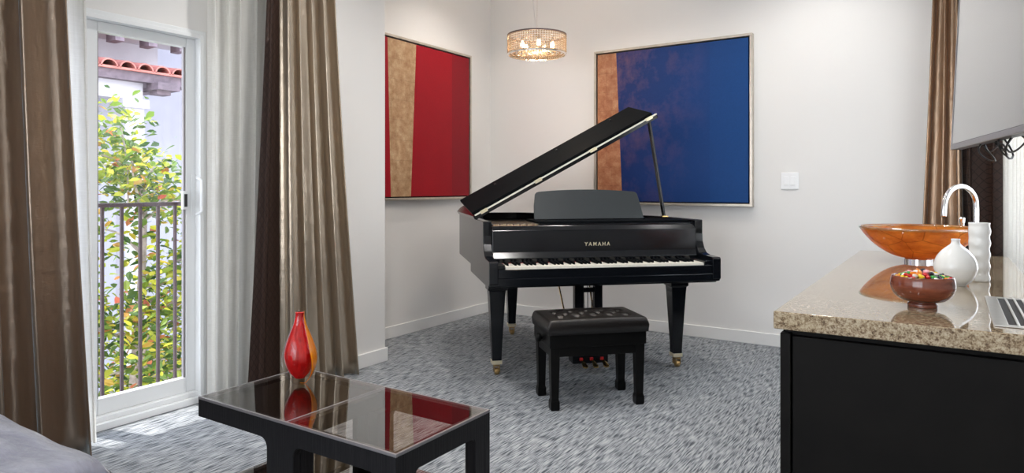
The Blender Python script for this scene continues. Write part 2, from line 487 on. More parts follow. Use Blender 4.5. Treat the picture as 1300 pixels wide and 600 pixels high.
# right wall with a window behind the sheers
bm = BB((XR, XR + .15, YF, 3.1, 0, CH), (XR, XR + .15, 4.9, YB, 0, CH), (XR, XR + .15, 3.1, 4.9, 0, .75), (XR, XR + .15, 3.1, 4.9, 2.35, CH))
struct(obj('wall_right', bm, M['wall']))
# rear wall; its wide window is added, unseen, to let in soft daylight
bm = BB((XA - .2, -3.2, YF - .15, YF, 0, CH), (.1, XR, YF - .15, YF, 0, CH), (-3.2, .1, YF - .15, YF, 0, .5), (-3.2, .1, YF - .15, YF, 2.5, CH))
struct(obj('wall_rear', bm, M['wall']))
bb = .092
struct(obj('baseboard_back', B(XA, XR, YB - .014, YB, 0, bb), M['trim'], bevel=.003))
struct(obj('baseboard_alcove', B(XA, XA + .014, 3.373, YB - .014, 0, bb), M['trim'], bevel=.003))
struct(obj('baseboard_pillar', BB((XP, XP + .014, 2.75, 3.387, 0, bb), (XA + .014, XP, 3.373, 3.387, 0, bb)), M['trim'], bevel=.003))
struct(obj('baseboard_left', BB((XW, XW + .014, YF, DY0 - .08, 0, bb), (XW, XW + .014, DY1 + .03, 2.75, 0, bb)), M['trim'], bevel=.003))
struct(obj('baseboard_right', B(XR - .014, XR, YF, YB - .014, 0, bb), M['trim'], bevel=.003))

def window(n, axis, a0, a1, z0, z1, pos, mull):
    e = bpy.data.objects.new(f'window_{n}', None); COL.objects.link(e); struct(e)
    w = .05
    def bx(u0, u1, v0, v1, d0, d1):
        return (pos + d0, pos + d1, u0, u1, v0, v1) if axis == 'x' else (u0, u1, pos + d0, pos + d1, v0, v1)
    fr = [bx(a0, a1, z0, z0 + w, -.03, .03), bx(a0, a1, z1 - w, z1, -.03, .03), bx(a0, a0 + w, z0 + w, z1 - w, -.03, .03), bx(a1 - w, a1, z0 + w, z1 - w, -.03, .03)]
    for k in range(1, mull):
        c = a0 + (a1 - a0) * k / mull
        fr.append(bx(c - w / 2, c + w / 2, z0 + w, z1 - w, -.03, .03))
    obj('window_frame', BB(*fr), M['vinyl'], e)
    obj('window_glass', BB(bx(a0 + w, a1 - w, z0 + w, z1 - w, -.003, .003)), M['pane'], e)
window(1, 'x', 3.1, 4.9, .75, 2.35, XR + .09, 3)
window(2, 'y', -3.2, .1, .5, 2.5, YF - .08, 4)  # unseen window added behind the camera as a daylight source

# ------------------------------------------------------------------ sliding glass door (setting)
door = bpy.data.objects.new('door_1', None); COL.objects.link(door); struct(door)
# casing: outer trim steps + sill
bm = BB((XW - .13, XW + .012, DY1 - .022, DY1, 0, DH), (XW - .13, XW + .026, DY1 - .045, DY1 - .022, 0, DH - .022),
        (XW - .13, XW + .012, DY0, DY0 + .022, 0, DH), (XW - .13, XW + .026, DY0 + .022, DY0 + .045, 0, DH - .022),
        (XW - .13, XW + .012, DY0 + .022, DY1 - .022, DH - .022, DH), (XW - .13, XW + .026, DY0 + .045, DY1 - .045, DH - .045, DH - .022),
        (XW - .14, XW + .030, DY0, DY1, 0, .035), (XW - .13, XW + .005, DY0, DY1, .035, .062))
obj('door_frame', bm, M['vinyl'], door, bevel=.003)
def door_panel(y0, y1, x, sl, sr, label=None):
    z0, z1 = .062, DH - .045
    rb, rt = .082, .052
    fr = BB((x - .02, x + .02, y0, y0 + sl, z0, z1), (x - .02, x + .02, y1 - sr, y1, z0, z1),
            (x - .02, x + .02, y0 + sl, y1 - sr, z0, z0 + rb), (x - .02, x + .02, y0 + sl, y1 - sr, z1 - rt, z1))
    p = obj('sliding_panel', fr, M['vinyl'], door, bevel=.004)
    obj('door_glass', B(x - .003, x + .003, y0 + sl, y1 - sr, z0 + rb, z1 - rt), M['pane'], p)
    obj('glazing_bead', BB((x - .004, x + .014, y1 - sr - .012, y1 - sr, z0 + rb, z1 - rt), (x - .004, x + .014, y0 + sl, y0 + sl + .006, z0 + rb, z1 - rt)), M['silver'], p)
    return p
door_panel(1.56, 2.158, XW - .045, .085, .055)
door_panel(.75, 1.62, XW - .095, .06, .07)
# pull handle and latch
hp = [(XW + .0, 2.150, 1.045), (XW + .045, 2.150, 1.06), (XW + .05, 2.150, 1.09), (XW + .05, 2.150, 1.20), (XW + .045, 2.150, 1.23), (XW + .0, 2.150, 1.245)]
hb = tube(spline(hp, 5), .009, 8); box(hb, XW - .028, XW - .018, 2.13, 2.158, 1.03, 1.26)
obj('door_handle', hb, M['vinyl'], door, smooth=False, bevel=.002)
lb = BB((XW - .03, XW - .008, 2.075, 2.102, 1.07, 1.17)); obj('door_latch', lb, M['vinyl'], door, bevel=.004)
obj('latch_pad', B(XW - .012, XW - .002, 2.082, 2.098, 1.085, 1.155), M['darkplastic'], door, bevel=.002)

# ------------------------------------------------------------------ curtains
def curtain_mesh(P0b, P1b, P0t, P1t, z0, z1, n, amp, seed=0, amp_top=None, sharp=0., rows=36, per=14, wob=.0):
    """pleated cloth between a bottom line and a top line"""
    rnd = random.Random(seed)
    bm = bmesh.new(); cols = int(n * per) + 1
    ph = [rnd.uniform(-.25, .25) for _ in range(int(n) + 3)]
    am = [rnd.uniform(.65, 1.15) for _ in range(int(n) + 3)]
    grid = []
    for r in range(rows + 1):
        t = r / rows; z = z0 + (z1 - z0) * t
        k = (1 - t) ** 1.3
        a = Vector(P0t).lerp(Vector(P0b), k); b = Vector(P1t).lerp(Vector(P1b), k)
        d = (b - a); L = d.length; d.normalize(); nrm = Vector((d.y, -d.x))
        A = (amp_top if amp_top is not None else amp) * t + amp * (1 - t)
        row = []
        for c in range(cols):
            s = c / (cols - 1); q = s * n; i = int(q); f = q - i
            pq = q + (ph[i] * (1 - f) + ph[i + 1] * f) * .8
            w = math.sin(2 * PI * pq) + .22 * math.sin(4 * PI * pq + 1 + seed) + sharp * math.sin(6 * PI * pq)
            w *= (am[i] * (1 - f) + am[i + 1] * f)
            w += .25 * math.sin(z * 2.1 + seed + s * 7) * wob * (1 - t * .6) * 4
            along = s * L + .30 * (L / n) * math.cos(2 * PI * pq) * (1 if 0 < c < cols - 1 else 0) * .8
            p = a + d * min(max(along, -.01), L + .01) + nrm * (A * w)
            row.append(bm.verts.new((p.x, p.y, z)))
        grid.append(row)
    for r in range(rows):
        for c in range(cols - 1):
            bm.faces.new((grid[r][c], grid[r][c + 1], grid[r + 1][c + 1], grid[r + 1][c]))
    return bm

XD = -3.185
# right-hand silk drape of the door
d = thing('silk_drape', 'taupe silk drape with dark quilted border hanging right of the glass door, before the pillar', 'curtain', (XD, 2.7, 0))
def rel(o, bm): bmesh.ops.translate(bm, verts=bm.verts, vec=-Vector(o.location)); return bm
obj('drape_panel', rel(d, curtain_mesh((XD, 2.47), (XD + .01, 3.045), (XD, 2.455), (XD, 2.82), .012, 2.98, 4.6, .055, 3, .042, wob=.012)), M['silk_lit'], d, smooth=True, solid=.003)
plabel(obj('quilted_border', rel(d, curtain_mesh((XD - .04, 2.27), (XD - .02, 2.475), (XD - .015, 2.405), (XD - .01, 2.46), .012, 2.98, .5, .008, 5, .006)), M['lattice'], d, smooth=True, solid=.003), 'dark brown quilted border')
# sheer right of the door
s = thing('sheer_curtain', 'white sheer linen curtain gathered between the glass door and the taupe drape', 'curtain', (-3.36, 2.35, 0))
obj('sheer_panel', rel(s, curtain_mesh((-3.36, 2.13), (-3.33, 2.50), (-3.36, 2.13), (-3.33, 2.56), .02, 2.98, 5, .035, 11, .03, wob=.004)), M['sheer'], s, smooth=True)
# left drape + sheer
d2 = thing('silk_drape', 'brown silk drape hanging at the left edge behind the grey sofa', 'curtain', (-3.19, 1.1, 0))
obj('drape_panel', rel(d2, curtain_mesh((-3.17, .72), (-3.17, 1.43), (-3.18, .70), (-3.19, 1.31), .02, 2.98, 4.2, .062, 24, .05, wob=.010)), M['silk'], d2, smooth=True, solid=.003)
plabel(obj('quilted_border', rel(d2, curtain_mesh((-3.275, 1.40), (-3.25, 1.485), (-3.27, 1.15), (-3.27, 1.20), .012, 2.98, .5, .008, 8, .006)), M['lattice'], d2, smooth=True, solid=.003), 'dark brown quilted border')
s2 = thing('sheer_curtain', 'narrow white sheer curtain beside the brown drape, left of the door glass', 'curtain', (-3.34, 1.45, 0))
sp = obj('sheer_panel', rel(s2, curtain_mesh((-3.34, 1.42), (-3.30, 1.535), (-3.36, 1.37), (-3.345, 1.495), .015, 2.98, 1.5, .02, 31, .02, wob=.004)), M['sheer'], s2, smooth=True)
# far right window curtains
d3 = thing('silk_drape', 'copper silk drape hanging in the far right corner behind the television', 'curtain', (0, 5.0, 0))
obj('drape_panel', rel(d3, curtain_mesh((-.205, 5.13), (.085, 5.0), (-.075, 5.12), (.05, 5.02), .015, 2.98, 2.4, .042, 41, .026, wob=.008)), M['silk_copper'], d3, smooth=True, solid=.003)
plabel(obj('quilted_border', rel(d3, curtain_mesh((.075, 5.03), (.27, 4.93), (.04, 5.05), (.262, 4.93), .015, 2.98, 1.5, .02, 43, .02)), M['lattice'], d3, smooth=True, solid=.003), 'dark brown quilted border')
s3 = thing('sheer_curtain', 'cream sheer curtain along the right wall beside the granite counter', 'curtain', (.35, 3.5, 0))
obj('sheer_panel', rel(s3, curtain_mesh((.30, 5.0), (.345, 3.38), (.30, 5.0), (.345, 3.38), .015, 2.98, 10, .035, 47, .03, rows=12)), M['sheer'], s3, smooth=True)
for nm, y0, y1, x, lab in (('curtain_track', .6, 3.1, -3.27, 'slim white curtain track on the ceiling above the glass door'),):
    tag(obj(nm, B(x - .09, x + .09, y0, y1, 2.98, CH), M['vinyl'], bevel=.004), lab, 'curtain track')
tag(obj('curtain_track', BB((.26, .42, 3.3, 5.2, 2.98, CH), (-.2, .26, 4.98, 5.2, 2.98, CH)), M['vinyl'], bevel=.004), 'slim white curtain track on the ceiling by the right wall', 'curtain track')

# ------------------------------------------------------------------ paintings
def painting(label, mat, loc, rotz, W, H):
    t = thing('painting', label, 'painting', loc, rotz)
    # local: x across, -y toward the room, z up
    f = .020
    obj('frame', BB((0, W, -.055, -.0, 0, f), (0, W, -.055, 0, H - f, H), (0, f, -.055, 0, f, H - f), (W - f, W, -.055, 0, f, H - f)), M['champagne'], t, bevel=.002)
    obj('backing', B(f, W - f, -.02, -.002, f, H - f), M['void'], t)
    g = f + .010
    obj('canvas', B(g, W - g, -.046, -.02, g, H - g), mat, t, bevel=.002)
    return t
painting('square abstract painting, deep blue with a copper strip, on the back wall behind the piano', M['blue'], (-2.575, YB, 1.045), 0, 1.325, 1.318)
painting('square abstract painting, red with a gold strip, on the left alcove wall', M['red'], (XA, 3.605, 1.088), R(90), 1.31, 1.305)

# ------------------------------------------------------------------ light switch
sw = thing('light_switch', 'white two-gang rocker light switch on the back wall, right of the blue painting', 'light switch', (-.993, YB, 1.24))
obj('cover_plate', B(-.062, .062, -.008, 0, -.062, .062), M['plastic'], sw, bevel=.003)
for x in (-.024, .024):
    obj('rocker', B(x - .0165, x + .0165, -.012, -.008, -.033, .033), M['plastic'], sw, bevel=.002)

# ------------------------------------------------------------------ grand piano
pn = thing('grand_piano', 'black polished grand piano with its lid propped open, in the alcove corner', 'piano', (-2.340, 3.266, 0), R(44.0))
PW = 1.41
OUT = [(0, 0), (0, .5), (0, 1.0), (0, 1.30)] 
curve = [(0, 1.30), (.02, 1.43), (.11, 1.50), (.30, 1.51), (.50, 1.49), (.62, 1.40), (.70, 1.25), (.80, 1.10), (.97, .97), (1.17, .87), (1.32, .72), (1.40, .52), (PW, .30)]
outline = [(0, 0), (0, .7)] + [(p.x, p.y) for p in spline([(a, b, 0) for a, b in curve], 5)] + [(PW, 0)]
def inset(poly, d):
    n = len(poly); out = []
    for i in range(n):
        p0, p1, p2 = Vector(poly[i - 1]), Vector(poly[i]), Vector(poly[(i + 1) % n])
        e1 = (p1 - p0).normalized(); e2 = (p2 - p1).normalized()
        n1 = Vector((e1.y, -e1.x)); n2 = Vector((e2.y, -e2.x)); m = (n1 + n2)
        m = m / max(m.length_squared, .3) * 2 if m.length > 1e-6 else n1
        out.append(tuple(p1 + m * d))
    return out
ZB, ZT = .665, .985
# rim: open loop from left front round to right front
def rim(zb, zt, th):
    o2 = inset(outline, th); bm = bmesh.new()
    n = len(outline); A = []
    for i in range(n):
        a, b = outline[i], o2[i]
        b = (b[0], max(b[1], 0) if i in (0, n - 1) else b[1])
        if i in (0, n - 1): b = (b[0], 0)
        A.append([bm.verts.new((a[0], a[1], zb)), bm.verts.new((a[0], a[1], zt)), bm.verts.new((b[0], b[1], zt)), bm.verts.new((b[0], b[1], zb))])
    for p, q in zip(A, A[1:]):
        for k in range(4): bm.faces.new((p[k], q[k], q[(k + 1) % 4], p[(k + 1) % 4]))
    bm.faces.new(A[0]); bm.faces.new(A[-1][::-1])
    return bm
o = obj('rim', rim(ZB, ZT, .045), M['piano'], pn, bevel=.003)
inn = inset(outline, .04)
obj('soundboard', prism([(x, max(y, .20)) for x, y in inn], .80, .82, 'z'), M['pinwood'], pn)
o = obj('cast_plate', prism([(x, max(y, .20)) for x, y in inset(outline, .06)], .90, .915, 'z'), M['plate'], pn); plabel(o, 'bronze cast plate under the strings')
bm = bmesh.new()
for k in range(44):
    x = .10 + k * 1.2 / 44
    box(bm, x, x + .0015, .30, 1.45 - max(0, (x - .55)) * .75, .925, .927)
o = obj('strings', bm, M['steel'], pn)
# underside
obj('bottom_board', prism([(x, max(y, .05)) for x, y in inset(outline, .04)], .645, .70, 'z'), M['piano_satin'], pn)
# key bed, arms
def arm(x0, x1):
    prof = [(-.24, .635), (-.24, .762), (-.225, .770), (-.10, .772), (-.055, .790), (-.025, .83), (0, .87), (0, .985), (.03, .985), (.03, .625), (.62, .62), (.62, .60), (-.20, .61)]
    prof = [(-.24, .640), (-.24, .762), (-.228, .770), (-.11, .772), (-.06, .783), (-.028, .81), (-.006, .85), (0, .90), (0, .985), (.05, .985), (.05, .62), (-.20, .62)]
    return prism(prof, x0, x1, 'x')
obj('arm', arm(-.004, .048), M['piano'], pn, bevel=.004, seg=3)
obj('arm', arm(PW - .048, PW + .004), M['piano'], pn, bevel=.004, seg=3)
obj('key_bed', BB((.0, PW, -.19, .62, .612, .672), (0.0, PW, -.235, -.19, .626, .672)), M['piano'], pn, bevel=.004)
obj('key_slip', B(.048, PW - .048, -.232, -.215, .672, .722), M['piano'], pn, bevel=.002)
KX0, KX1 = .095, 1.320
obj('key_block', B(.048, KX0 - .003, -.215, .0, .672, .748), M['piano'], pn, bevel=.003)
obj('key_block', B(KX1 + .003, PW - .048, -.215, .0, .672, .748), M['piano'], pn, bevel=.003)
kw = (KX1 - KX0) / 52
wk = obj('white_key', B(0, kw - .0009, -.208, -.04, .70, .736), M['ivory'], pn, bevel=.001, seg=1)
wk.location = (KX0, 0, 0)
for k in range(1, 52):
    c = wk.copy(); COL.objects.link(c); c.parent = pn; c.location = (KX0 + k * kw, 0, 0)
bkb = prism([(-.158, .736), (-.153, .7500), (-.04, .7510), (-.04, .736)], 0, .0098, 'x')
bk = None
for k in range(51):
    if (k % 7) in (1, 4): continue       # A0 first: no sharp after B and E
    if bk is None:
        bk = obj('black_key', bkb, M['piano_satin'], pn); c = bk
    else:
        c = bk.copy(); COL.objects.link(c); c.parent = pn
    c.location = (KX0 + (k + 1) * kw - .0049, 0, 0)
obj('key_felt_strip', B(KX0, KX1, -.042, -.036, .730, .738), M['redfelt'], pn)
fb = obj('fallboard', prism([(-.036, .74), (-.030, .765), (.004, .80), (.028, .93), (.030, .957), (.012, .957), (-.012, .93), (-.020, .80), (-.043, .765)], .050, PW - .050, 'x'), M['piano'], pn, bevel=.003)
# lettering in gold on the fallboard
cu = bpy.data.curves.new('letters', 'FONT'); cu.body = 'YAMAHA'; cu.size = .031; cu.space_character = 1.45; cu.align_x = 'CENTER'; cu.extrude = .0006
cu.offset = .0008
to = bpy.data.objects.new('tmp_letters', cu); COL.objects.link(to)
bpy.context.view_layer.update()
me = bpy.data.meshes.new_from_object(to.evaluated_get(bpy.context.evaluated_depsgraph_get()))
bpy.data.objects.remove(to)
me.materials.clear(); me.materials.append(M['palebrass'])
lo = bpy.data.objects.new('maker_lettering', me); COL.objects.link(lo); lo.parent = fb
lo.rotation_euler = (R(94), 0, 0); lo.location = (.705, -.0205, .833)
# pin block strip, music shelf
obj('pin_block', B(.05, PW - .05, .06, .20, .93, .952), M['pinwood'], pn)
pin0 = obj('tuning_pin', lathe([(.0034, .950), (.0034, .964), (0, .964)], 6), M['palebrass'], pn)
for k in range(88):
    c = pin0 if k == 0 else pin0.copy()
    if k: COL.objects.link(c); c.parent = pn
    c.location = (.08 + k * 1.25 / 88, .085 + (k % 3) * .018, 0)
obj('front_rail', BB((.05, .345, .034, .056, .925, .955), (.345, PW - .05, .034, .056, .925, .967)), M['piano'], pn, bevel=.002)
obj('music_shelf', B(.345, PW - .06, .060, .40, .966, .981), M['piano_satin'], pn, bevel=.003)
obj('shelf_slide', B(.05, .075, .12, .5, .945, .963), M['piano'], pn); obj('shelf_slide', B(PW - .075, PW - .05, .12, .5, .945, .963), M['piano'], pn)
# music desk
dw = .375
poly = [(-dw, 0), (dw, 0), (dw - .010, .10), (dw - .024, .182), (dw - .032, .192), (dw - .046, .197)]
for k in range(9):
    q = dw - .046 - (2 * dw - .092) * (k + 1) / 10
    poly.append((q, .197 + .016 * (1 - (q / (dw - .046)) ** 2)))
poly += [(-dw + .046, .197), (-dw + .030, .192), (-dw + .020, .182), (-dw + .006, .10)]
obj('music_desk', prism(poly, 0, .014, 'y'), M['slate'], pn, loc=(.742, .245, .981), rot=(R(-22), 0, 0), bevel=.003)
obj('desk_ledge', B(.742 - dw, .742 + dw, .225, .262, .979, .988), M['piano'], pn, bevel=.002)
# lid
TH = R(28.7)
lid = obj('lid', None or prism([(-.012, .33), (-.012, 1.30)] + [(max(p.x, -.012) + .012, p.y + .02) for p in spline([(a, b, 0) for a, b in curve[1:]], 5)] + [(PW + .012, .33)], .0, .022, 'z'),
          M['piano'], pn, loc=(0, 0, .990), rot=(0, -TH, 0), bevel=.004)
fl = obj('front_flap', B(-.008, PW - .012, 0, .34, .010, .032), M['piano_satin'], lid, loc=(0, .334, .016), rot=(R(15), 0, 0), bevel=.004)
obj('lid_edge', B(-.010, PW + .01, .322, .330, -.006, .020), M['piano'], lid, bevel=.001)
o = obj('piano_hinge', B(.0, PW + .008, .305, .334, .019, .027), M['ivory'], lid); plabel(o, 'pale continuous hinge strip')
for x in (.04, .45, .88, 1.33):
    obj('hinge_leaf', B(x, x + .05, .302, .330, .010, .030), M['palebrass'], lid, bevel=.001)
for x in (.25, .75, 1.2):
    obj('rubber_bumper', lathe([(0.008, 0), (.007, .008), (0, .009)], 10, None, (0, 0)), M['rubber'], fl, loc=(x, .26, .032))
# prop stick: from the right rim up to the lid underside
a = Vector((1.352, .46, .985)); b = Vector((1.235 , .45, .985 + 1.235 * math.tan(TH) - .002))
bm = bmesh.new(); dr = (b - a); L = dr.length
box(bm, -.015, .015, -.008, .008, 0, L)
st = obj('lid_prop', bm, M['piano'], pn, loc=a, bevel=.002); st.rotation_euler = dr.to_track_quat('Z', 'Y').to_euler()
obj('prop_hinge', B(1.335, 1.375, .44, .48, .984, .992), M['brass'], pn)
# legs
def pleg(x, y, top=.62):
    bm = taper(bmesh.new(), x, y, [(.030, .088), (.0315, .15), (.050, .50), (.053, .535), (.062, .54), (.062, .565), (.058, .57), (.058, top)])
    l = obj('leg', bm, M['piano'], pn, bevel=.004)
    obj('ferrule', taper(bmesh.new(), x, y, [(.0325, .066), (.0335, .09)]), M['palebrass'], l, bevel=.002)
    bm = bmesh.new()
    lathe([(.006, .05), (.016, .052), (.016, .066), (.006, .066)], 12, bm, (x, y))
    box(bm, x - .019, x - .0145, y - .034, y + .014, .018, .060); box(bm, x + .0145, x + .019, y - .034, y + .014, .018, .060)
    box(bm, x - .019, x + .019, y - .03, y + .014, .054, .062)
    obj('caster_fork', bm, M['bronze'], l)
    w = lathe([(0, -.013), (.019, -.013), (.0215, -.008), (.0215, .008), (.019, .013), (0, .013)], 20)
    obj('caster_wheel', w, M['bronze'], l, loc=(x, y - .018, .021), rot=(0, R(90), 0), smooth=False)
pleg(.118, .25); pleg(1.328, .21); pleg(.43, 1.37, .66)
# lyre
lx = .745; ly = .27
bm = BB((lx - .105, lx - .045, ly - .02, ly + .03, .13, .62), (lx + .030, lx + .085, ly - .02, ly + .03, .13, .62),
        (lx - .045, lx + .03, ly - .01, ly + .02, .50, .53))
ly_o = obj('pedal_lyre', bm, M['piano'], pn, bevel=.004)
obj('lyre_box', B(lx - .13, lx + .11, ly - .06, ly + .05, .045, .13), M['piano'], pn, bevel=.006)
for x in (-.03, -.008, .014):
    obj('pedal_rod', tube([(lx + x, ly, .13), (lx + x * 1.3, ly + .01, .64)], .0028, 6), M['rubber'], pn)
obj('lyre_brace', tube([(lx - .10, ly + .05, .10), (lx - .13, ly + .42, .64)], .006, 8), M['brass'], pn)
obj('lyre_brace', tube([(lx + .08, ly + .05, .10), (lx + .11, ly + .42, .64)], .006, 8), M['brass'], pn)
for x in (-.075, -.005, .065):
    pts = [(lx + x, ly - .06, .075), (lx + x, ly - .10, .072), (lx + x, ly - .145, .058), (lx + x, ly - .17, .05)]
    bm = bmesh.new(); rings = []
    for (px, py, pz), w in zip(spline(pts, 4), [.008] * 5 + [.011, .014, .016, .017, .018, .016, .012, .006]):
        rings.append([bm.verts.new((px - w, py, pz)), bm.verts.new((px + w, py, pz)), bm.verts.new((px + w, py, pz - .007)), bm.verts.new((px - w, py, pz - .007))])
    for p, q in zip(rings, rings[1:]):
        for k in range(4): bm.faces.new((p[k], p[(k + 1) % 4], q[(k + 1) % 4], q[k]))
    bm.faces.new(rings[0][::-1]); bm.faces.new(rings[-1])
    pd = obj('pedal', bm, M['brass'], pn, smooth=True, bevel=.001)
    obj('pedal_felt', B(lx + x - .011, lx + x + .011, ly - .070, ly - .058, .066, .086), M['redfelt'], pd, bevel=.003)

# ------------------------------------------------------------------ piano bench
bn = thing('piano_bench', 'black leather piano bench with a button-tufted seat, before the keyboard', 'bench', (-1.70, 3.388, 0), R(46.0))
hw, hd = .275, .165
def cushion():
    bm = bmesh.new(); nx, ny = 96, 60; W, D = hw + .012, hd + .012; zc = .445; top = .482
    btn = []
    for r, yy in enumerate((-.09, -.03, .03, .09)):
        xs = (-.19, -.095, 0, .095, .19) if r % 2 == 0 else (-.1425, -.0475, .0475, .1425)
        btn += [(x, yy) for x in xs]
    def hgt(x, y):
        ex = min(1, (W - abs(x)) / .020); ey = min(1, (D - abs(y)) / .020)
        e = math.sqrt(max(0, 1 - (1 - ex) ** 2)) * math.sqrt(max(0, 1 - (1 - ey) ** 2))
        h = .014 * (1 - (x / W) ** 2) * (1 - (y / D) ** 2)
        d = min(math.hypot(x - bx, (y - by)) for bx, by in btn)
        h -= .010 * math.exp(-(d / .022) ** 2)
        # diagonal pleats between the buttons
        g1 = abs((x / .095 + y / .12 + .75 + .5) % 1 - .5); g2 = abs((x / .095 - y / .12 + .25 + .5) % 1 - .5)
        if abs(y) < .11 and abs(x) < .21: h -= .0045 * (math.exp(-(g1 / .13) ** 2) + math.exp(-(g2 / .13) ** 2))
        return zc + (top - zc) * e * 1. + h * e
    G = [[None] * (ny + 1) for _ in range(nx + 1)]
    def sp_(t): return math.sin(t * PI / 2)
    for i in range(nx + 1):
        for j in range(ny + 1):
            tx = i / nx * 2 - 1; ty = j / ny * 2 - 1
            x = W * math.copysign(1 - (1 - abs(tx)) ** 1.15, tx); y = D * math.copysign(1 - (1 - abs(ty)) ** 1.15, ty)
            G[i][j] = bm.verts.new((x, y, hgt(x, y)))
    for i in range(nx):
        for j in range(ny): bm.faces.new((G[i][j], G[i + 1][j], G[i + 1][j + 1], G[i][j + 1]))
    # skirt
    ring = [G[i][0] for i in range(nx + 1)] + [G[nx][j] for j in range(1, ny + 1)] + [G[i][ny] for i in range(nx - 1, -1, -1)] + [G[0][j] for j in range(ny - 1, 0, -1)]
    low = []
    for v in ring:
        low.append(bm.verts.new((v.co.x * .985, v.co.y * .985, .405)))
    n = len(ring)
    for k in range(n): bm.faces.new((ring[k], ring[(k + 1) % n], low[(k + 1) % n], low[k]))
    bm.faces.new(low)
    return bm, btn, hgt
cb_, btns, hgt = cushion()
cu_ = obj('cushion', cb_, M['leather'], bn, smooth=True)
for bx_, by_ in btns:
    obj('button', lathe([(.0065, 0), (.005, .003), (0, .0045)], 10), M['leather'], cu_, loc=(bx_, by_, hgt(bx_, by_) - .001), smooth=True)
obj('seat_box', B(-hw, hw, -hd, hd, .335, .405), M['black'], bn, bevel=.004)
obj('apron', BB((-hw + .012, hw - .012, -hd + .012, -hd + .030, .285, .335), (-hw + .012, hw - .012, hd - .03, hd - .012, .285, .335),
                (-hw + .012, -hw + .03, -hd + .03, hd - .03, .285, .335), (hw - .03, hw - .012, -hd + .03, hd - .03, .285, .335)), M['black'], bn, bevel=.002)
for sx in (-1, 1):
    for sy in (-1, 1):
        x, y = sx * (hw - .033), sy * (hd - .033)
        obj('leg', taper(bmesh.new(), x, y, [(.021, 0), (.0245, .010), (.0245, .045), (.0200, .060), (.0205, .08), (.0245, .27), (.0255, .335)]), M['black'], bn, bevel=.0015)
for sx in (-1,):
    kn = tube([(-hw, .0, .365), (-hw - .02, 0, .365)], .008, 10)
    lathe([(0, 0), (.020, 0), (.024, .006), (.024, .014), (.020, .02), (0, .02)], 18, None)
    obj('height_knob', lathe([(0, 0), (.010, 0), (.010, .01), (.022, .012), (.025, .018), (.025, .03), (.020, .036), (0, .036)], 20), M['black'], bn, loc=(-hw, -.01, .365), rot=(0, R(-90), 0), smooth=True, bevel=.001)
    obj('height_knob', lathe([(0, 0), (.010, 0), (.010, .01), (.022, .012), (.025, .018), (.025, .03), (.020, .036), (0, .036)], 20), M['black'], bn, loc=(hw, -.01, .365), rot=(0, R(90), 0), smooth=True, bevel=.001)

# ------------------------------------------------------------------ chandelier
CX, CY, CZ, CR, CHH = -2.63, 4.365, 2.20, .222, .145
ch = thing('crystal_chandelier', 'round drum chandelier of amber crystals hanging above the piano', 'chandelier', (CX, CY, CZ))
obj('top_ring', lathe([(CR - .006, CHH - .004), (CR + .004, CHH - .004), (CR + .004, CHH + .006), (CR - .006, CHH + .006), (CR - .006, CHH - .004)], 64), M['rail'], ch, smooth=False)
obj('bottom_ring', lathe([(CR - .006, -.004), (CR + .004, -.004), (CR + .004, .005), (CR - .006, .005), (CR - .006, -.004)], 64), M['chrome'], ch)
def strand_mesh(rows, sz):
    bm = bmesh.new()
    dz = CHH / rows
    for k in range(rows):
        z = (k + .5) * dz
        w, h, dd = sz, dz * .47, .006
        c = [(0, -dd, z), (0, dd, z)]
        r = [(-w, 0, z), (0, 0, z + h), (w, 0, z), (0, 0, z - h)]
        V = [bm.verts.new(p) for p in c + r]
        for q in range(4):
            bm.faces.new((V[0], V[2 + q], V[2 + (q + 1) % 4])); bm.faces.new((V[1], V[2 + (q + 1) % 4], V[2 + q]))
    return bm
NS = 72
st0 = obj('crystal_strand', strand_mesh(9, CR * PI / NS * .98), M['crystal'], ch)
for k in range(NS):
    c = st0 if k == 0 else st0.copy()
    if k: COL.objects.link(c); c.parent = ch
    an = 2 * PI * k / NS
    c.location = (CR * math.cos(an), CR * math.sin(an), 0); c.rotation_euler = (0, 0, an + PI / 2)
# lower diffuser: rings of crystal beads
bm = bmesh.new()
for rr in (.035, .07, .105, .14, .175, .205):
    n = int(2 * PI * rr / .018)
    for k in range(n):
        an = 2 * PI * k / n; x, y = rr * math.cos(an), rr * math.sin(an)
        lathe([(0, .004), (.008, .012), (0, .022)], 5, bm, (x, y))
obj('crystal_floor', bm, M['crystal'], ch)
obj('spoke_frame', BB((-CR, CR, -.003, .003, CHH - .004, CHH + .002), (-.003, .003, -CR, CR, CHH - .004, CHH + .002), (-.02, .02, -.02, .02, CHH - .01, CHH + .012)), M['chrome'], ch)
for k in range(5):
    an = 2 * PI * k / 5 + .35; x, y = .12 * math.cos(an), .12 * math.sin(an)
    obj('bulb', lathe([(0, .045), (.012, .05), (.016, .065), (.012, .085), (.007, .095), (0, .097)], 14, None, (x, y)), M['bulb'], ch, smooth=True)
    obj('lamp_socket', lathe([(0, .095), (.009, .095), (.009, .142), (0, .142)], 12, None, (x, y)), M['chrome'], ch)
obj('suspension_wire', tube([(0, 0, CHH), (-.022, -.012, .36), (-.06, -.035, CH - CZ)], .0018, 6), M['chrome'], ch)
obj('power_cord', tube([(0, 0, CHH), (.004, 0, .5), (.0, 0, CH - CZ)], .0016, 6), M['clearglass'], ch)
obj('ceiling_canopy', lathe([(0, CH - CZ), (.07, CH - CZ), (.068, CH - CZ - .02), (0, CH - CZ - .024)], 32), M['chrome'], ch, smooth=False)
def lamp(name, kind, loc, energy, col, **kw):
    l = bpy.data.lights.new(name, kind); l.energy = energy; l.color = col
    for k, v in kw.items(): setattr(l, k, v)
    o = bpy.data.objects.new(name, l); COL.objects.link(o); o.location = loc
    return o
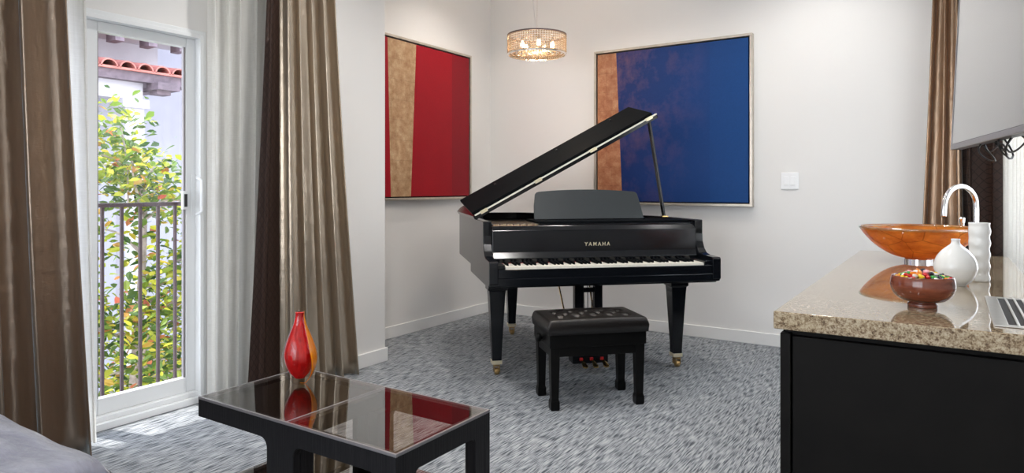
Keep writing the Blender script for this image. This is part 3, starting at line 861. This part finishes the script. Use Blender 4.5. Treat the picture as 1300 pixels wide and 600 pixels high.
lamp('chandelier_glow', 'POINT', (CX, CY, CZ + .06), 9, (1, .80, .60), shadow_soft_size=.06)

# ------------------------------------------------------------------ coffee table
TX0, TX1, TY0, TY1, TH_ = -2.312, -1.332, 1.426, 1.896, .42
tb = thing('coffee_table', 'black wood and smoked glass two-tier coffee table in front of the drapes', 'coffee table', (TX0, TY0, 0))
W_, D_ = TX1 - TX0, TY1 - TY0; ap = .070
XL0, XL1, XRG = .395, .530, W_ - .085     # middle leg, right leg
def fillet(cx, cz, r, a0, a1, n=7): return [(cx + r * math.cos(a0 + (a1 - a0) * k / n), cz + r * math.sin(a0 + (a1 - a0) * k / n)) for k in range(n + 1)]
rf = .035; zt = TH_ - .004; zb_ = TH_ - ap
def side_profile():
    p = [(0, zt), (0, zb_)]
    p += fillet(XL0 - rf, zb_ - rf, rf, PI / 2, 0)           # rounded into the middle leg
    p += [(XL0, 0), (XL1, 0)]
    p += fillet(XL1 + rf, zb_ - rf, rf, PI, PI / 2)
    p += fillet(XRG - rf * .6, zb_ - rf * .6, rf * .6, PI / 2, 0)
    p += [(XRG, 0), (W_, 0), (W_, zt)]
    return p
for nm, y0 in (('front_frame', 0), ('back_frame', D_ - .03)):
    obj(nm, prism(side_profile(), y0, y0 + .03, 'y'), M['oak'], tb, bevel=.002)
obj('end_frame', B(0, .03, .03, D_ - .03, zb_, zt), M['oak'], tb, bevel=.002)
pr = [(.03, zt), (.03, zb_ + .0), ] 
ep = [(.03, zt), (.03, 0), (.085, 0)] + fillet(.085 + .02, zb_ - .02, .02, PI, PI / 2) + fillet(D_ - .085 - .02, zb_ - .02, .02, PI / 2, 0) + [(D_ - .085, 0), (D_ - .03, 0), (D_ - .03, zt)]
obj('end_frame', prism(ep, W_ - .03, W_, 'x'), M['oak'], tb, bevel=.002)
obj('middle_frame', BB((XL0, XL0 + .03, .03, .085, 0, zb_), (XL0, XL0 + .03, D_ - .085, D_ - .03, 0, zb_), (XL1 - .03, XL1, .03, .085, 0, zb_), (XL1 - .03, XL1, D_ - .085, D_ - .03, 0, zb_),
                       (XL0, W_ / 2 + .010, .03, D_ - .03, zb_, zt - .012)), M['oak'], tb, bevel=.002)
plabel(obj('inset_panel', B(.03, XL0, .03, D_ - .03, zt - .04, zt - .014), M['black'], tb), 'black panel under the left glass square')
g0 = obj('glass_top', B(.006, W_ / 2 - .002, .006, D_ - .006, zt - .002, zt + .006), M['smoked'], tb, bevel=.001, seg=1)
g1 = obj('glass_top', B(W_ / 2 + .002, W_ - .006, .006, D_ - .006, zt - .002, zt + .006), M['smoked'], tb, bevel=.001, seg=1)
t_ = .0022
obj('metal_edging', BB((0, W_, 0, .007, zt - .003, zt + .0065), (0, W_, D_ - .007, D_, zt - .003, zt + .0065), (0, .007, .007, D_ - .007, zt - .003, zt + .0065), (W_ - .007, W_, .007, D_ - .007, zt - .003, zt + .0065),
                       (W_ / 2 - .0035, W_ / 2 + .0035, .007, D_ - .007, zt - .003, zt + .0065)), M['silver'], tb)
# lower tier
sx0, sx1, sz = .155, W_ - .03, .15
obj('shelf_frame', BB((sx0, XL1, .03, .055, sz - .05, sz), (sx0, XL1, D_ - .055, D_ - .03, sz - .05, sz), (sx0, sx0 + .025, .055, D_ - .055, sz - .05, sz)), M['oak'], tb, bevel=.002)
obj('shelf_panel', B(sx0 + .025, XL0, .055, D_ - .055, sz - .03, sz - .01), M['black'], tb)
obj('shelf_glass', B(sx0, sx1, .03, D_ - .03, sz + .0005, sz + .008), M['smoked'], tb)
obj('shelf_foot', BB((.165, .215, .035, .08, 0, sz - .05), (.165, .215, D_ - .08, D_ - .035, 0, sz - .05)), M['oak'], tb, bevel=.002)

# red vase on the table
vz = TH_ + .0025
vs = thing('glass_vase', 'teardrop red glass vase with amber edge standing on the coffee table', 'vase', (-2.136, 1.742, vz))
vp = [(0, 0), (.020, .0), (.028, .004), (.045, .024), (.060, .052), (.0685, .082), (.069, .105), (.063, .135), (.050, .172), (.036, .205), (.026, .232), (.0195, .258), (.0182, .272), (.0186, .281), (.0172, .284), (.012, .283), (.010, .26), (0, .25)]
def smoothprof(p, n=4): return [(max(0, q.x), q.y) for q in spline([(a, b, 0) for a, b in p], n)]
obj('clear_casing', lathe(smoothprof(vp), 56), M['clearglass'], vs, smooth=True)
core = [(max(0, r * (.84 + .08 * min(1, z / .25))), .022 + z * .915) for r, z in vp[:14]] + [(0, .280)]
obj('red_core', lathe(smoothprof(core), 48), M['ruby'], vs, smooth=True)
# amber crescent on the right/back side: partial lathe strip
bm = bmesh.new(); pts = smoothprof(vp[:14]); rows = []
ang0 = R(40)      # towards the side that faces the piano
for r, z in pts:
    r2 = r * .945; wdt = .42 * math.sin(PI * min(1, max(0, z / .285))) + .05
    rows.append([bm.verts.new((r2 * math.cos(ang0 + wdt * (k / 6 - .5) * 2 - .25), r2 * math.sin(ang0 + wdt * (k / 6 - .5) * 2 - .25), z + .002)) for k in range(7)])
for p, q in zip(rows, rows[1:]):
    for k in range(6):
        try: bm.faces.new((p[k], p[k + 1], q[k + 1], q[k]))
        except ValueError: pass
obj('amber_stripe', bm, M['amberstripe'], vs, smooth=True, solid=.0015)

# ------------------------------------------------------------------ sofa (lower left)
sf = thing('sofa', 'slate blue satin upholstered sofa in the lower left corner with dark piping', 'sofa', (-2.6, .45, 0))
def soft_box(x0, x1, y0, y1, z0, z1, r=.05, nx=30, ny=16, puff=.02, seed=0):
    bm = bmesh.new()
    def e(t): return math.copysign(1 - (1 - abs(t)) ** 1.6, t)
    G = []
    cx_, cy_, hx, hy = (x0 + x1) / 2, (y0 + y1) / 2, (x1 - x0) / 2, (y1 - y0) / 2
    for i in range(nx + 1):
        row = []
        for j in range(ny + 1):
            x = e(i / nx * 2 - 1) * hx; y = e(j / ny * 2 - 1) * hy
            fx = min(1, (hx - abs(x)) / r); fy = min(1, (hy - abs(y)) / r)
            h = math.sqrt(max(0, 1 - (1 - fx) ** 2)) * math.sqrt(max(0, 1 - (1 - fy) ** 2))
            cr = 1.
            # round the plan corners
            z = z1 - r * (1 - h) + puff * (1 - (x / hx) ** 2) * (1 - (y / hy) ** 2)
            z += .004 * math.sin(x * 9 + seed + 4 * y) * h + .003 * math.sin(x * 23 + y * 6) * h
            row.append(bm.verts.new((cx_ + x, cy_ + y, z)))
        G.append(row)
    for i in range(nx):
        for j in range(ny): bm.faces.new((G[i][j], G[i + 1][j], G[i + 1][j + 1], G[i][j + 1]))
    ring = [G[i][0] for i in range(nx + 1)] + [G[nx][j] for j in range(1, ny + 1)] + [G[i][ny] for i in range(nx - 1, -1, -1)] + [G[0][j] for j in range(ny - 1, 0, -1)]
    low = [bm.verts.new((v.co.x, v.co.y, z0)) for v in ring]; n = len(ring)
    for k in range(n): bm.faces.new((ring[k], ring[(k + 1) % n], low[(k + 1) % n], low[k]))
    bm.faces.new(low)
    return bm
def srel(bm): bmesh.ops.translate(bm, verts=bm.verts, vec=(2.6, -.45, 0)); return bm
sc_ = obj('seat_cushion', srel(soft_box(-3.05, -1.90, -.35, .925, .28, .458, .045)), M['sofa'], sf, smooth=True)
obj('sofa_base', srel(soft_box(-3.04, -1.95, -.34, .885, .10, .279, .02, puff=0)), M['sofa'], sf, smooth=True)
pp = [(-3.02, .925, .413), (-2.6, .928, .415), (-2.2, .927, .415), (-1.96, .925, .413), (-1.905, .915, .412), (-1.897, .86, .412), (-1.897, .3, .413), (-1.897, -.30, .413)]
pb = tube([tuple(p) for p in spline(pp, 8)], .006, 8)
plabel(obj('piping', srel(pb), M['rubber'], sf, smooth=True), 'dark piping along the cushion edge')
bk_ = obj('sofa_back', srel(soft_box(-3.06, -1.92, -.58, -.36, .10, .80, .06)), M['sofa'], sf, smooth=True)
for x in (-2.98, -2.0):
    for y in (-.5, .8):
        obj('foot', srel(taper(bmesh.new(), x, y, [(.018, 0), (.028, .10)])), M['black'], sf)

# ------------------------------------------------------------------ counter and cabinet
GX0, GX1, GY0, GY1, GZ = -.395, .235, 1.880, 3.958, .86
tag(obj('countertop', B(GX0, GX1, GY0, GY1, GZ - .047, GZ), M['granite'], bevel=.004, seg=3), 'polished beige speckled granite countertop on the dark cabinet', 'countertop')
cab = thing('cabinet', 'espresso black wooden cabinet under the granite countertop', 'cabinet', (GX0, GY0, 0))
cz = GZ - .047
obj('carcass', B(.03, GX1 - GX0 - .02, .045, GY1 - GY0 - .02, .06, cz - .004), M['cabinet'], cab)
obj('end_panel', BB((.014, .040, .018, GY1 - GY0 - .018, .0, cz - .012)), M['cabinet'], cab, bevel=.002)
obj('front_panel', BB((.044, GX1 - GX0, .022, .044, .02, cz - .018)), M['cabinet'], cab, bevel=.002)
obj('top_rail', BB((.02, GX1 - GX0 - .01, .03, GY1 - GY0 - .03, cz - .010, cz)), M['cabinet'], cab)
obj('plinth', B(.06, GX1 - GX0 - .03, .07, GY1 - GY0 - .05, 0, .06), M['cabinet'], cab)

# vent grille set in the counter
vt = thing('vent_grille', 'brushed steel slotted vent grille set into the granite counter', 'vent', (.150, 2.215, GZ))
gw, gl = .062, .255
fr = [(-gw, gw, -gl, -gl + .02, .0005, .004), (-gw, gw, gl - .02, gl, .0005, .004), (-gw, -gw + .03, -gl + .02, gl - .02, .0005, .004), (gw - .014, gw, -gl + .02, gl - .02, .0005, .004)]
n = 4
for k in range(n - 1):
    x = -gw + .03 + (2 * gw - .044) * (k + 1) / n
    fr.append((x - .003, x + .003, -gl + .02, gl - .02, .0005, .004))
obj('grille_frame', BB(*fr), M['steel'], vt, bevel=.001)
plabel(obj('slot_recess', B(-gw + .03, gw - .014, -gl + .02, gl - .02, .0002, .0010), M['void'], vt), 'black slots')

# glass basin on a chrome ring
gb = thing('glass_basin', 'wide amber leaf-patterned glass basin on a chrome ring on the counter', 'basin', (-.116, 3.486, GZ))
obj('mounting_ring', lathe([(.050, 0), (.056, 0), (.056, .013), (.053, .018), (.046, .018), (.046, 0), (.050, 0)], 40), M['chrome'], gb, smooth=False)
prof = [(0, .016), (.055, .017), (.095, .026), (.135, .046), (.175, .076), (.210, .113), (.234, .147)]
inner = [(r - .006 if r > .02 else 0, z + .010) for r, z in prof]
obj('bowl', lathe(smoothprof(prof) + smoothprof(inner)[::-1], 72), M['amberbowl'], gb, smooth=True)
plabel(obj('rim', lathe([(.224, .142), (.238, .147), (.240, .152), (.236, .157), (.222, .155), (.219, .150), (.224, .142)], 72), M['rimglass'], gb, smooth=True), 'clear green-tinted glass rim')

# gooseneck tap
fx, fy = .101, 3.72
fc = thing('faucet', 'chrome gooseneck faucet curving over the amber glass basin', 'faucet', (fx, fy, GZ))
pts = [(0, 0, .0), (0, 0, .12), (0, 0, .245), (-.010, 0, .290), (-.040, 0, .322), (-.085, 0, .336), (-.132, 0, .324), (-.165, 0, .290), (-.178, 0, .245), (-.180, 0, .200)]
pts = [(x * .68, x * .733 * -1 * -1, z) for x, y, z in pts]
obj('spout', tube([tuple(p) for p in spline(pts, 8)], .0115, 14), M['chrome'], fc, smooth=True)
obj('base_flange', lathe([(0, 0), (.026, 0), (.026, .008), (.016, .014), (.014, .03), (0, .03)], 28), M['chrome'], fc, smooth=False, bevel=.001)
bm = lathe([(0, 0), (.011, 0), (.011, .13), (0, .13)], 20); 
hd_ = obj('tap_handle', tube([(-.052, .065, .0), (-.052, .065, .17)], .009, 14), M['chrome'], fc, smooth=False)
obj('handle_cap', lathe([(0, .165), (.012, .165), (.013, .185), (.011, .19), (0, .19)], 20, None, (-.052, .065)), M['chrome'], fc, smooth=False)

# round white vase
rv = thing('round_vase', 'white glazed round vase with a tiny neck on the counter', 'vase', (.017, 2.72, GZ))
p = [(0, 0), (.030, 0), (.036, .004), (.054, .022), (.066, .050), (.0675, .070), (.060, .096), (.044, .118), (.027, .133), (.0165, .142), (.0135, .150), (.0145, .158), (.0125, .160), (.009, .157), (.008, .14), (0, .13)]
obj('body', lathe([(x * .94, z * .98) for x, z in smoothprof(p)], 56), M['ceramic'], rv, smooth=True)
# tall faceted white vase
tv_ = thing('tall_vase', 'tall slim white dimpled vase standing behind the round white vase', 'vase', (.088, 2.885, GZ))
bm = bmesh.new(); rings = []; nz, na = 44, 40
for k in range(nz + 1):
    z = .206 * k / nz; ring = []
    for j in range(na):
        an = 2 * PI * j / na
        r = .0318 + .0014 * math.cos(3 * an + 2 * PI * (k / nz * 2.5)) * math.sin(k / nz * PI * 5) + .0013 * math.sin(z * 2 * PI / .041) - .001 * math.cos(z * 14)
        ring.append(bm.verts.new((r * math.cos(an), r * math.sin(an), z)))
    rings.append(ring)
rings.append([bm.verts.new((v.co.x * .88, v.co.y * .88, .206)) for v in rings[-1]])
rings.append([bm.verts.new((v.co.x * .95, v.co.y * .95, .02)) for v in rings[-1]])
for a_, b_ in zip(rings, rings[1:]):
    for j in range(na): bm.faces.new((a_[j], a_[(j + 1) % na], b_[(j + 1) % na], b_[j]))
bm.faces.new(rings[0][::-1]); bm.faces.new(rings[-1])
obj('body', bm, M['ceramic'], tv_, smooth=True)

# wooden bowl with jelly beans
wb = thing('wooden_bowl', 'glossy red-brown wooden bowl filled with candies on the counter', 'bowl', (-.063, 2.175, GZ))
p = [(0, 0), (.036, 0), (.040, .003), (.040, .010), (.037, .014), (.060, .020), (.078, .034), (.0865, .052), (.0875, .066), (.085, .080), (.082, .086), (.077, .083), (.079, .066), (.076, .052), (.066, .038), (.04, .030), (0, .028)]
obj('body', lathe([(x * .9, z) for x, z in smoothprof(p)], 56), M['redwood'], wb, smooth=True)
BC = {'red': (.62, .02, .02), 'yellow': (.90, .62, .03), 'green': (.04, .33, .05), 'white': (.85, .80, .74), 'pink': (.85, .38, .42), 'orange': (.85, .25, .02), 'black': (.02, .015, .03), 'blue': (.03, .12, .5)}
def bean(col, mat):
    bm = bmesh.new(); rows = []
    n, m_ = 10, 10
    for i in range(n + 1):
        t = i / n; x = -.0085 * math.cos(PI * t); r = .0055 * math.sin(PI * t) ** .8; zo = -.0018 * (1 - (x / .0085) ** 2)
        rows.append([bm.verts.new((x, 0, zo))] if r < 1e-5 else [bm.verts.new((x, r * math.cos(2 * PI * j / m_), zo + r * math.sin(2 * PI * j / m_))) for j in range(m_)])
    for a_, b_ in zip(rows, rows[1:]):
        for j in range(m_):
            k = (j + 1) % m_
            if len(a_) == 1: bm.faces.new((a_[0], b_[j], b_[k]))
            elif len(b_) == 1: bm.faces.new((a_[j], a_[k], b_[0]))
            else: bm.faces.new((a_[j], a_[k], b_[k], b_[j]))
    return obj('jelly_bean', bm, mat, smooth=True)
protos = {}
spots = []
rb_ = random.Random(4)
for lay, (rad, z, cnt) in enumerate(((.070, .078, 26), (.052, .084, 19), (.034, .090, 12), (.016, .0945, 6), (0, .097, 1))):
    for k in range(cnt):
        an = 2 * PI * k / max(cnt, 1) + lay * .4
        spots.append((rad * math.cos(an), rad * math.sin(an), z + rb_.uniform(-.001, .0035)))
keys = list(BC); wts = [5, 5, 5, 5, 3, 4, 3, 1]
for i, (x, y, z) in enumerate(spots):
    cname = keys[i] if i < len(keys) else rb_.choices(keys, wts)[0]
    if cname not in protos:
        o = bean(cname, simple('candy_' + cname, BC[cname], .18, coat=.5, var=(60, .08))); protos[cname] = o
    else:
        o = protos[cname].copy(); COL.objects.link(o)
    o.location = (-.063 + x * .89, 2.175 + y * .89, GZ + z + .003); o.rotation_euler = (rb_.uniform(-.5, .5), rb_.uniform(-.5, .5), rb_.uniform(0, PI))
    tag(o, f'{cname} jelly bean among the candies in the wooden bowl', 'candy', f'{cname} jelly beans in the wooden bowl')

# ------------------------------------------------------------------ television
ang = math.atan2(.984, -.175)      # direction of the long side, near -> far
tv = thing('television', 'wall-mounted flat television with a pale reflecting screen, above the counter', 'television', (.009, 3.30, 1.346), ang + PI)
# local x: far -> near, local y: ... screen faces the room
L_, Ht = 1.22, .71
tilt = R(-2.6)
pan = obj('housing', B(0, L_, 0.0, .035, 0, Ht), M['darkplastic'], tv, rot=(tilt, 0, 0), bevel=.004)
obj('screen', B(.012, L_ - .012, -.0035, .0005, .022, Ht - .012), M['screen'], pan)
obj('bezel', BB((0, L_, -.006, .002, 0, .020), (0, .006, -.006, .002, .02, Ht), (L_ - .008, L_, -.006, .002, .02, Ht), (.006, L_ - .008, -.006, .002, Ht - .008, Ht)), M['silver'], pan, bevel=.001)
obj('wall_mount', BB((.55, .67, .035, .06, .25, .5), (.59, .63, .06, .20, .33, .42)), M['darkplastic'], pan, bevel=.003)
cb = bmesh.new()
def loopc(px, py, pz, r, ph):
    return [(px + r * math.cos(a_), py + .02 * math.sin(a_ * 1.5 + ph), pz + r * .9 * math.sin(a_)) for a_ in [2 * PI * q / 14 + ph for q in range(15)]]
tvm = Matrix.Translation(tv.location) @ Euler((0, 0, ang + PI)).to_matrix().to_4x4()
for (a0, zc_, r, ph) in ((.42, -.028, .040, .5), (.60, -.012, .045, 1.6), (.68, -.02, .05, 2.2)):
    tube(loopc(a0, .03, zc_, r, ph), .003, 6, cb)
tube([tuple(q) for q in spline([(.35, .03, .02), (.42, .035, -.03), (.55, .04, -.01), (.7, .03, -.045), (.85, .03, -.02), (.95, .04, .06)], 8)], .003, 6, cb)
tube([tuple(q) for q in spline([(.5, .035, .03), (.6, .03, -.035), (.72, .04, .01), (.9, .05, -.03), (1.05, .06, .08)], 8)], .003, 6, cb)
plabel(obj('cables', cb, M['rubber'], tv, smooth=True), 'looped black cables under the television')

# ------------------------------------------------------------------ outside
tag(obj('garden_ground', B(-16, XW - .3, -6, 12, -3.2, -3.0), M['outground']), 'garden ground below the balcony, outside the glass door', 'ground')
# balcony railing
rl = thing('balcony_railing', 'dark metal balcony railing outside the glass door', 'railing', (-4.1, 0, 0))
obj('top_rail', B(-.018, .018, .3, 2.39, 1.075, 1.10), M['rail'], rl, bevel=.003)
obj('bottom_rail', B(-.015, .015, .3, 2.39, -.10, -.075), M['rail'], rl)
yy = 2.372
pts_y = [2.372 - .1085 * k for k in range(19)]
bar = obj('baluster', B(-.008, .008, -.008, .008, -.08, 1.076), M['rail'], rl); bar.location = (0, pts_y[0], 0)
for yv in pts_y[1:]:
    c = bar.copy(); COL.objects.link(c); c.parent = rl; c.location = (0, yv, 0)
obj('wall_bracket', BB((0, .45, .30, .32, 1.075, 1.10), (0, .45, 2.372, 2.392, 1.075, 1.10), (0, .45, .30, .32, -.10, -.075), (0, .45, 2.372, 2.392, -.10, -.075)), M['rail'], rl)
struct(obj('balcony_slab', B(-4.06, XW - .15, .2, 2.5, -.3, -.12), M['stucco']))
# own eave above the door
struct(obj('roof_eave', B(-4.55, XW - .15, -3, 2.70, 2.62, 2.72), M['stucco']))

# tree
tr = thing('tree', 'leafy green and yellow tree outside the glass door behind the railing', 'tree', (-6.1, 3.1, -3.0))
rt = random.Random(12)
trunk = [(0, 0, 0), (.03, .02, 1.2), (-.02, .06, 2.2), (.02, .10, 3.2), (0, .15, 4.0)]
bm = tube([tuple(p_) for p_ in spline(trunk, 5)], [.09 - .0035 * k for k in range(21)], 8)
obj('trunk', bm, M['bark'], tr, smooth=True)
tips = []
bmb = bmesh.new()
for k in range(46):
    z = rt.uniform(1.0, 4.3); a_ = rt.uniform(0, 2 * PI)
    ln = rt.uniform(.4, 1.15) * (1 if z < 3.6 else .6)
    base = Vector((0, .03 * z, z)); tip = base + Vector((math.cos(a_) * ln * .8, math.sin(a_) * ln, rt.uniform(.05, .5)))
    mid = base.lerp(tip, .5) + Vector((0, 0, rt.uniform(-.08, .1)))
    tube([tuple(q) for q in spline([base, mid, tip], 4)], [.018 - .0015 * q for q in range(9)], 5, bmb)
    tips += [base.lerp(tip, t) for t in (.45, .7, 1.0)]
spur = [Vector((0.1, -.05, 4.0)), Vector((0.1, -.06, 4.4)), Vector((0.1, -.12, 4.75))]
tube([tuple(q) for q in spline(spur, 4)], .008, 5, bmb); tips += [spur[1], spur[2], spur[2] + Vector((0, -.12, -.05)), spur[2] + Vector((0, .1, -.06))]
obj('branches', bmb, M['bark'], tr, smooth=True)
def leaf(bm, p, s, rnd):
    q = Euler((rnd.uniform(-.9, .9), rnd.uniform(-.9, .9), rnd.uniform(0, 2 * PI))).to_matrix()
    P = [(0, 0, 0), (.28 * s, .35 * s, .05 * s), (.24 * s, .7 * s, .03 * s), (0, 1.1 * s, -.08 * s), (-.24 * s, .7 * s, .03 * s), (-.28 * s, .35 * s, .05 * s)]
    V = [bm.verts.new(p + q @ Vector(c)) for c in P]
    bm.faces.new((V[0], V[1], V[2], V[3])); bm.faces.new((V[0], V[3], V[4], V[5]))
bml = bmesh.new()
for t_p in tips:
    for k in range(52):
        r_ = rt.gauss(0, .17)
        pp_ = t_p + Vector((rt.gauss(0, .17), rt.gauss(0, .17), rt.gauss(0, .15)))
        if pp_.z > 4.55 and abs(pp_.y + .12) > .25: continue
        leaf(bml, pp_, rt.uniform(.05, .11), rt)
obj('foliage', bml, M['leaf'], tr)

# neighbouring building
XB = -9.5
nb = thing('neighbour_building', 'pale stucco building with a red tiled porch roof seen through the door', 'building', (XB, 4, -3.0))
def nrel(*b): return [(x0 - XB, x1 - XB, y0 - 4, y1 - 4, z0 + 3, z1 + 3) for x0, x1, y0, y1, z0, z1 in b]
obj('wall', BB(*nrel((-11.8, -11.5, -3, 14, -3, 6.2))), M['lavender'], nb)
obj('porch_beam', BB(*nrel((-9.8, -9.5, -3, 5.03, 2.42, 2.66))), M['stucco'], nb)
obj('fascia', BB(*nrel((-9.55, -9.35, -3, 5.70, 2.655, 2.80), (-11.5, -9.55, 5.5, 5.70, 2.655, 2.80), (-11.5, -9.55, -3, 5.5, 2.70, 2.80))), M['darkwood'], nb)
pc = obj('porch_column', BB(*nrel((-9.78, -9.52, 4.80, 5.06, -3, 2.30), (-9.84, -9.46, 4.74, 5.10, 2.30, 2.42))), M['stucco'], nb)
obj('porch_column', BB(*nrel((-9.78, -9.52, 1.9, 2.16, -3, 2.30), (-9.84, -9.46, 1.84, 2.22, 2.30, 2.42))), M['stucco'], nb)
obj('porch_rear_pier', BB(*nrel((-11.5, -11.2, 4.9, 5.5, -3, 2.7))), M['lavender'], nb)
obj('bracket', BB(*nrel((-9.5, -9.2, 5.08, 5.40, 2.56, 2.66), (-9.5, -9.3, 5.12, 5.32, 2.50, 2.56))), M['darkwood'], nb)
# barrel tiles
bm = bmesh.new(); nt_ = 34
for k in range(nt_):
    yc = 5.45 - k * .24
    for row in range(2):
        x0 = -9.30 - row * .42; z0 = 2.80 + row * .07; x1 = x0 - .50; z1 = z0 + .09
        pr_ = []
        for (xx, zz, rr) in ((x0, z0, .112), (x1, z1, .095)):
            o_ = [bm.verts.new((xx - XB, yc + rr * math.cos(PI * q / 8) - 4, zz + 3 + rr * .95 * math.sin(PI * q / 8))) for q in range(9)]
            i_ = [bm.verts.new((xx - XB, yc + (rr - .02) * math.cos(PI * q / 8) - 4, zz + 3 + (rr - .02) * .95 * math.sin(PI * q / 8))) for q in range(9)]
            pr_.append((o_, i_))
        (oa, ia), (ob, ib) = pr_
        for q in range(8):
            bm.faces.new((oa[q], oa[q + 1], ob[q + 1], ob[q])); bm.faces.new((ia[q], ib[q], ib[q + 1], ia[q + 1]))
            bm.faces.new((oa[q], ia[q], ia[q + 1], oa[q + 1]))
    # under tile
tl_ = obj('roof_tiles', bm, M['terracotta'], nb)
obj('roof_deck', prism([(-9.30 - XB, 2.78 + 3), (-9.30 - XB, 2.81 + 3), (-10.2 - XB, 2.97 + 3), (-10.2 - XB, 2.78 + 3)], -7, 1.6, 'y'), M['terracotta'], nb)
# upper eave with rafter tails on the wall above
obj('upper_eave', BB(*nrel((-11.5, -9.6, -3, 14, 4.30, 4.45))), M['stucco'], nb)
rf0 = obj('rafter_tail', BB((-.25, 0, -.06, .06, -.12, 0)), M['darkwood'], nb)
rf0.location = (.0, 4.72 - 4, 3.32 + 3)
for k in range(-7, 8):
    if k == 0: continue
    c = rf0.copy(); COL.objects.link(c); c.parent = nb; c.location = (.0, 4.72 - 4 + .455 * k, 3.32 + 3)
obj('upper_wall', BB(*nrel((-10.4, -10.15, -3, 5.6, 2.78, 3.5))), M['stucco'], nb)
obj('upper_band', BB(*nrel((-10.15, -9.5, -3, 14, 3.32, 3.5))), M['stucco'], nb)

# ------------------------------------------------------------------ ceiling downlights (added out of frame as fill light)
dl0 = None
DL = [(-3.05, 4.35), (-1.9, 4.25), (-.75, 4.6), (-2.4, 2.4), (-1.0, 2.6), (-2.2, .2), (-.6, .2), (-1.4, -1.6)]
wh = ('above the red painting', 'above the blue painting', 'above the back right corner', 'above the coffee table', 'above the counter front', 'above the sofa', 'above the walkway', 'at the rear of the room')
for i, (x, y) in enumerate(DL):
    t = thing('fill_downlight', 'added out-of-frame fill downlight ' + wh[i], 'ceiling light', (x, y, CH), 0, None)
    if dl0 is None:
        a_ = obj('trim_ring', lathe([(.055, -.001), (.08, -.001), (.08, -.006), (.055, -.008), (.055, -.001)], 32), M['reveal'], t)
        b_ = obj('lens', lathe([(0, -.003), (.054, -.003), (.054, -.0045), (0, -.0045)], 32), M['downlight'], t)
        dl0 = (a_, b_)
    else:
        for q in dl0:
            c = q.copy(); COL.objects.link(c); c.parent = t
    e_ = 48 if i < 3 else 95
    lamp('fill_beam', 'SPOT', (x, y, CH - .02), e_, (1, .93, .86) if i < 2 else (1, .97, .94), shadow_soft_size=.10, spot_size=R(140), spot_blend=.8)

# portals for daylight
def portal(loc, rot, sx, sy):
    l = bpy.data.lights.new('daylight_portal', 'AREA'); l.shape = 'RECTANGLE'; l.size = sx; l.size_y = sy
    l.cycles.is_portal = True
    o = bpy.data.objects.new('daylight_portal', l); COL.objects.link(o); o.location = loc; o.rotation_euler = rot
portal((XW - .2, (DY0 + DY1) / 2, 1.03), (0, R(-90), 0), 2.0, 1.5)
portal((-1.55, YF - .2, 1.5), (R(90), 0, 0), 3.3, 2.0)
portal((XR + .2, 4.0, 1.55), (0, R(90), 0), 1.6, 1.8)

# sun
sun = lamp('sun', 'SUN', (0, 0, 8), 5.5, (1, .95, .88), angle=R(.6))
sd = Vector((1, .25, -1.95)).normalized()
sun.rotation_euler = sd.to_track_quat('-Z', 'Y').to_euler()

w = bpy.data.worlds.new('sky'); scene.world = w; w.use_nodes = True
nt = w.node_tree; bg = nt.nodes['Background']
tcw = nt.nodes.new('ShaderNodeTexCoord'); sz_ = nt.nodes.new('ShaderNodeSeparateXYZ'); nt.links.new(tcw.outputs['Generated'], sz_.inputs[0])
rc = nt.nodes.new('ShaderNodeValToRGB'); nt.links.new(sz_.outputs['Z'], rc.inputs['Fac'])
rc.color_ramp.elements[0].color = (.95, .97, 1, 1); rc.color_ramp.elements[1].color = (.62, .76, 1, 1)
nt.links.new(rc.outputs['Color'], bg.inputs['Color']); bg.inputs['Strength'].default_value = 5.0

# ------------------------------------------------------------------ camera
cam = bpy.data.cameras.new('camera'); co_ = bpy.data.objects.new('camera', cam); COL.objects.link(co_)
co_.location = (0, 0, 1.19); co_.rotation_euler = (R(90), 0, R(33.2))
cam.sensor_width = 36; cam.lens = 849 / 1300 * 36; cam.shift_y = -62 / 1300; cam.clip_start = .02
scene.camera = co_
vs_ = scene.view_settings
vs_.view_transform = 'Standard'; vs_.look = 'None'; vs_.gamma = 1; vs_.exposure = .22; vs_.use_curve_mapping = False
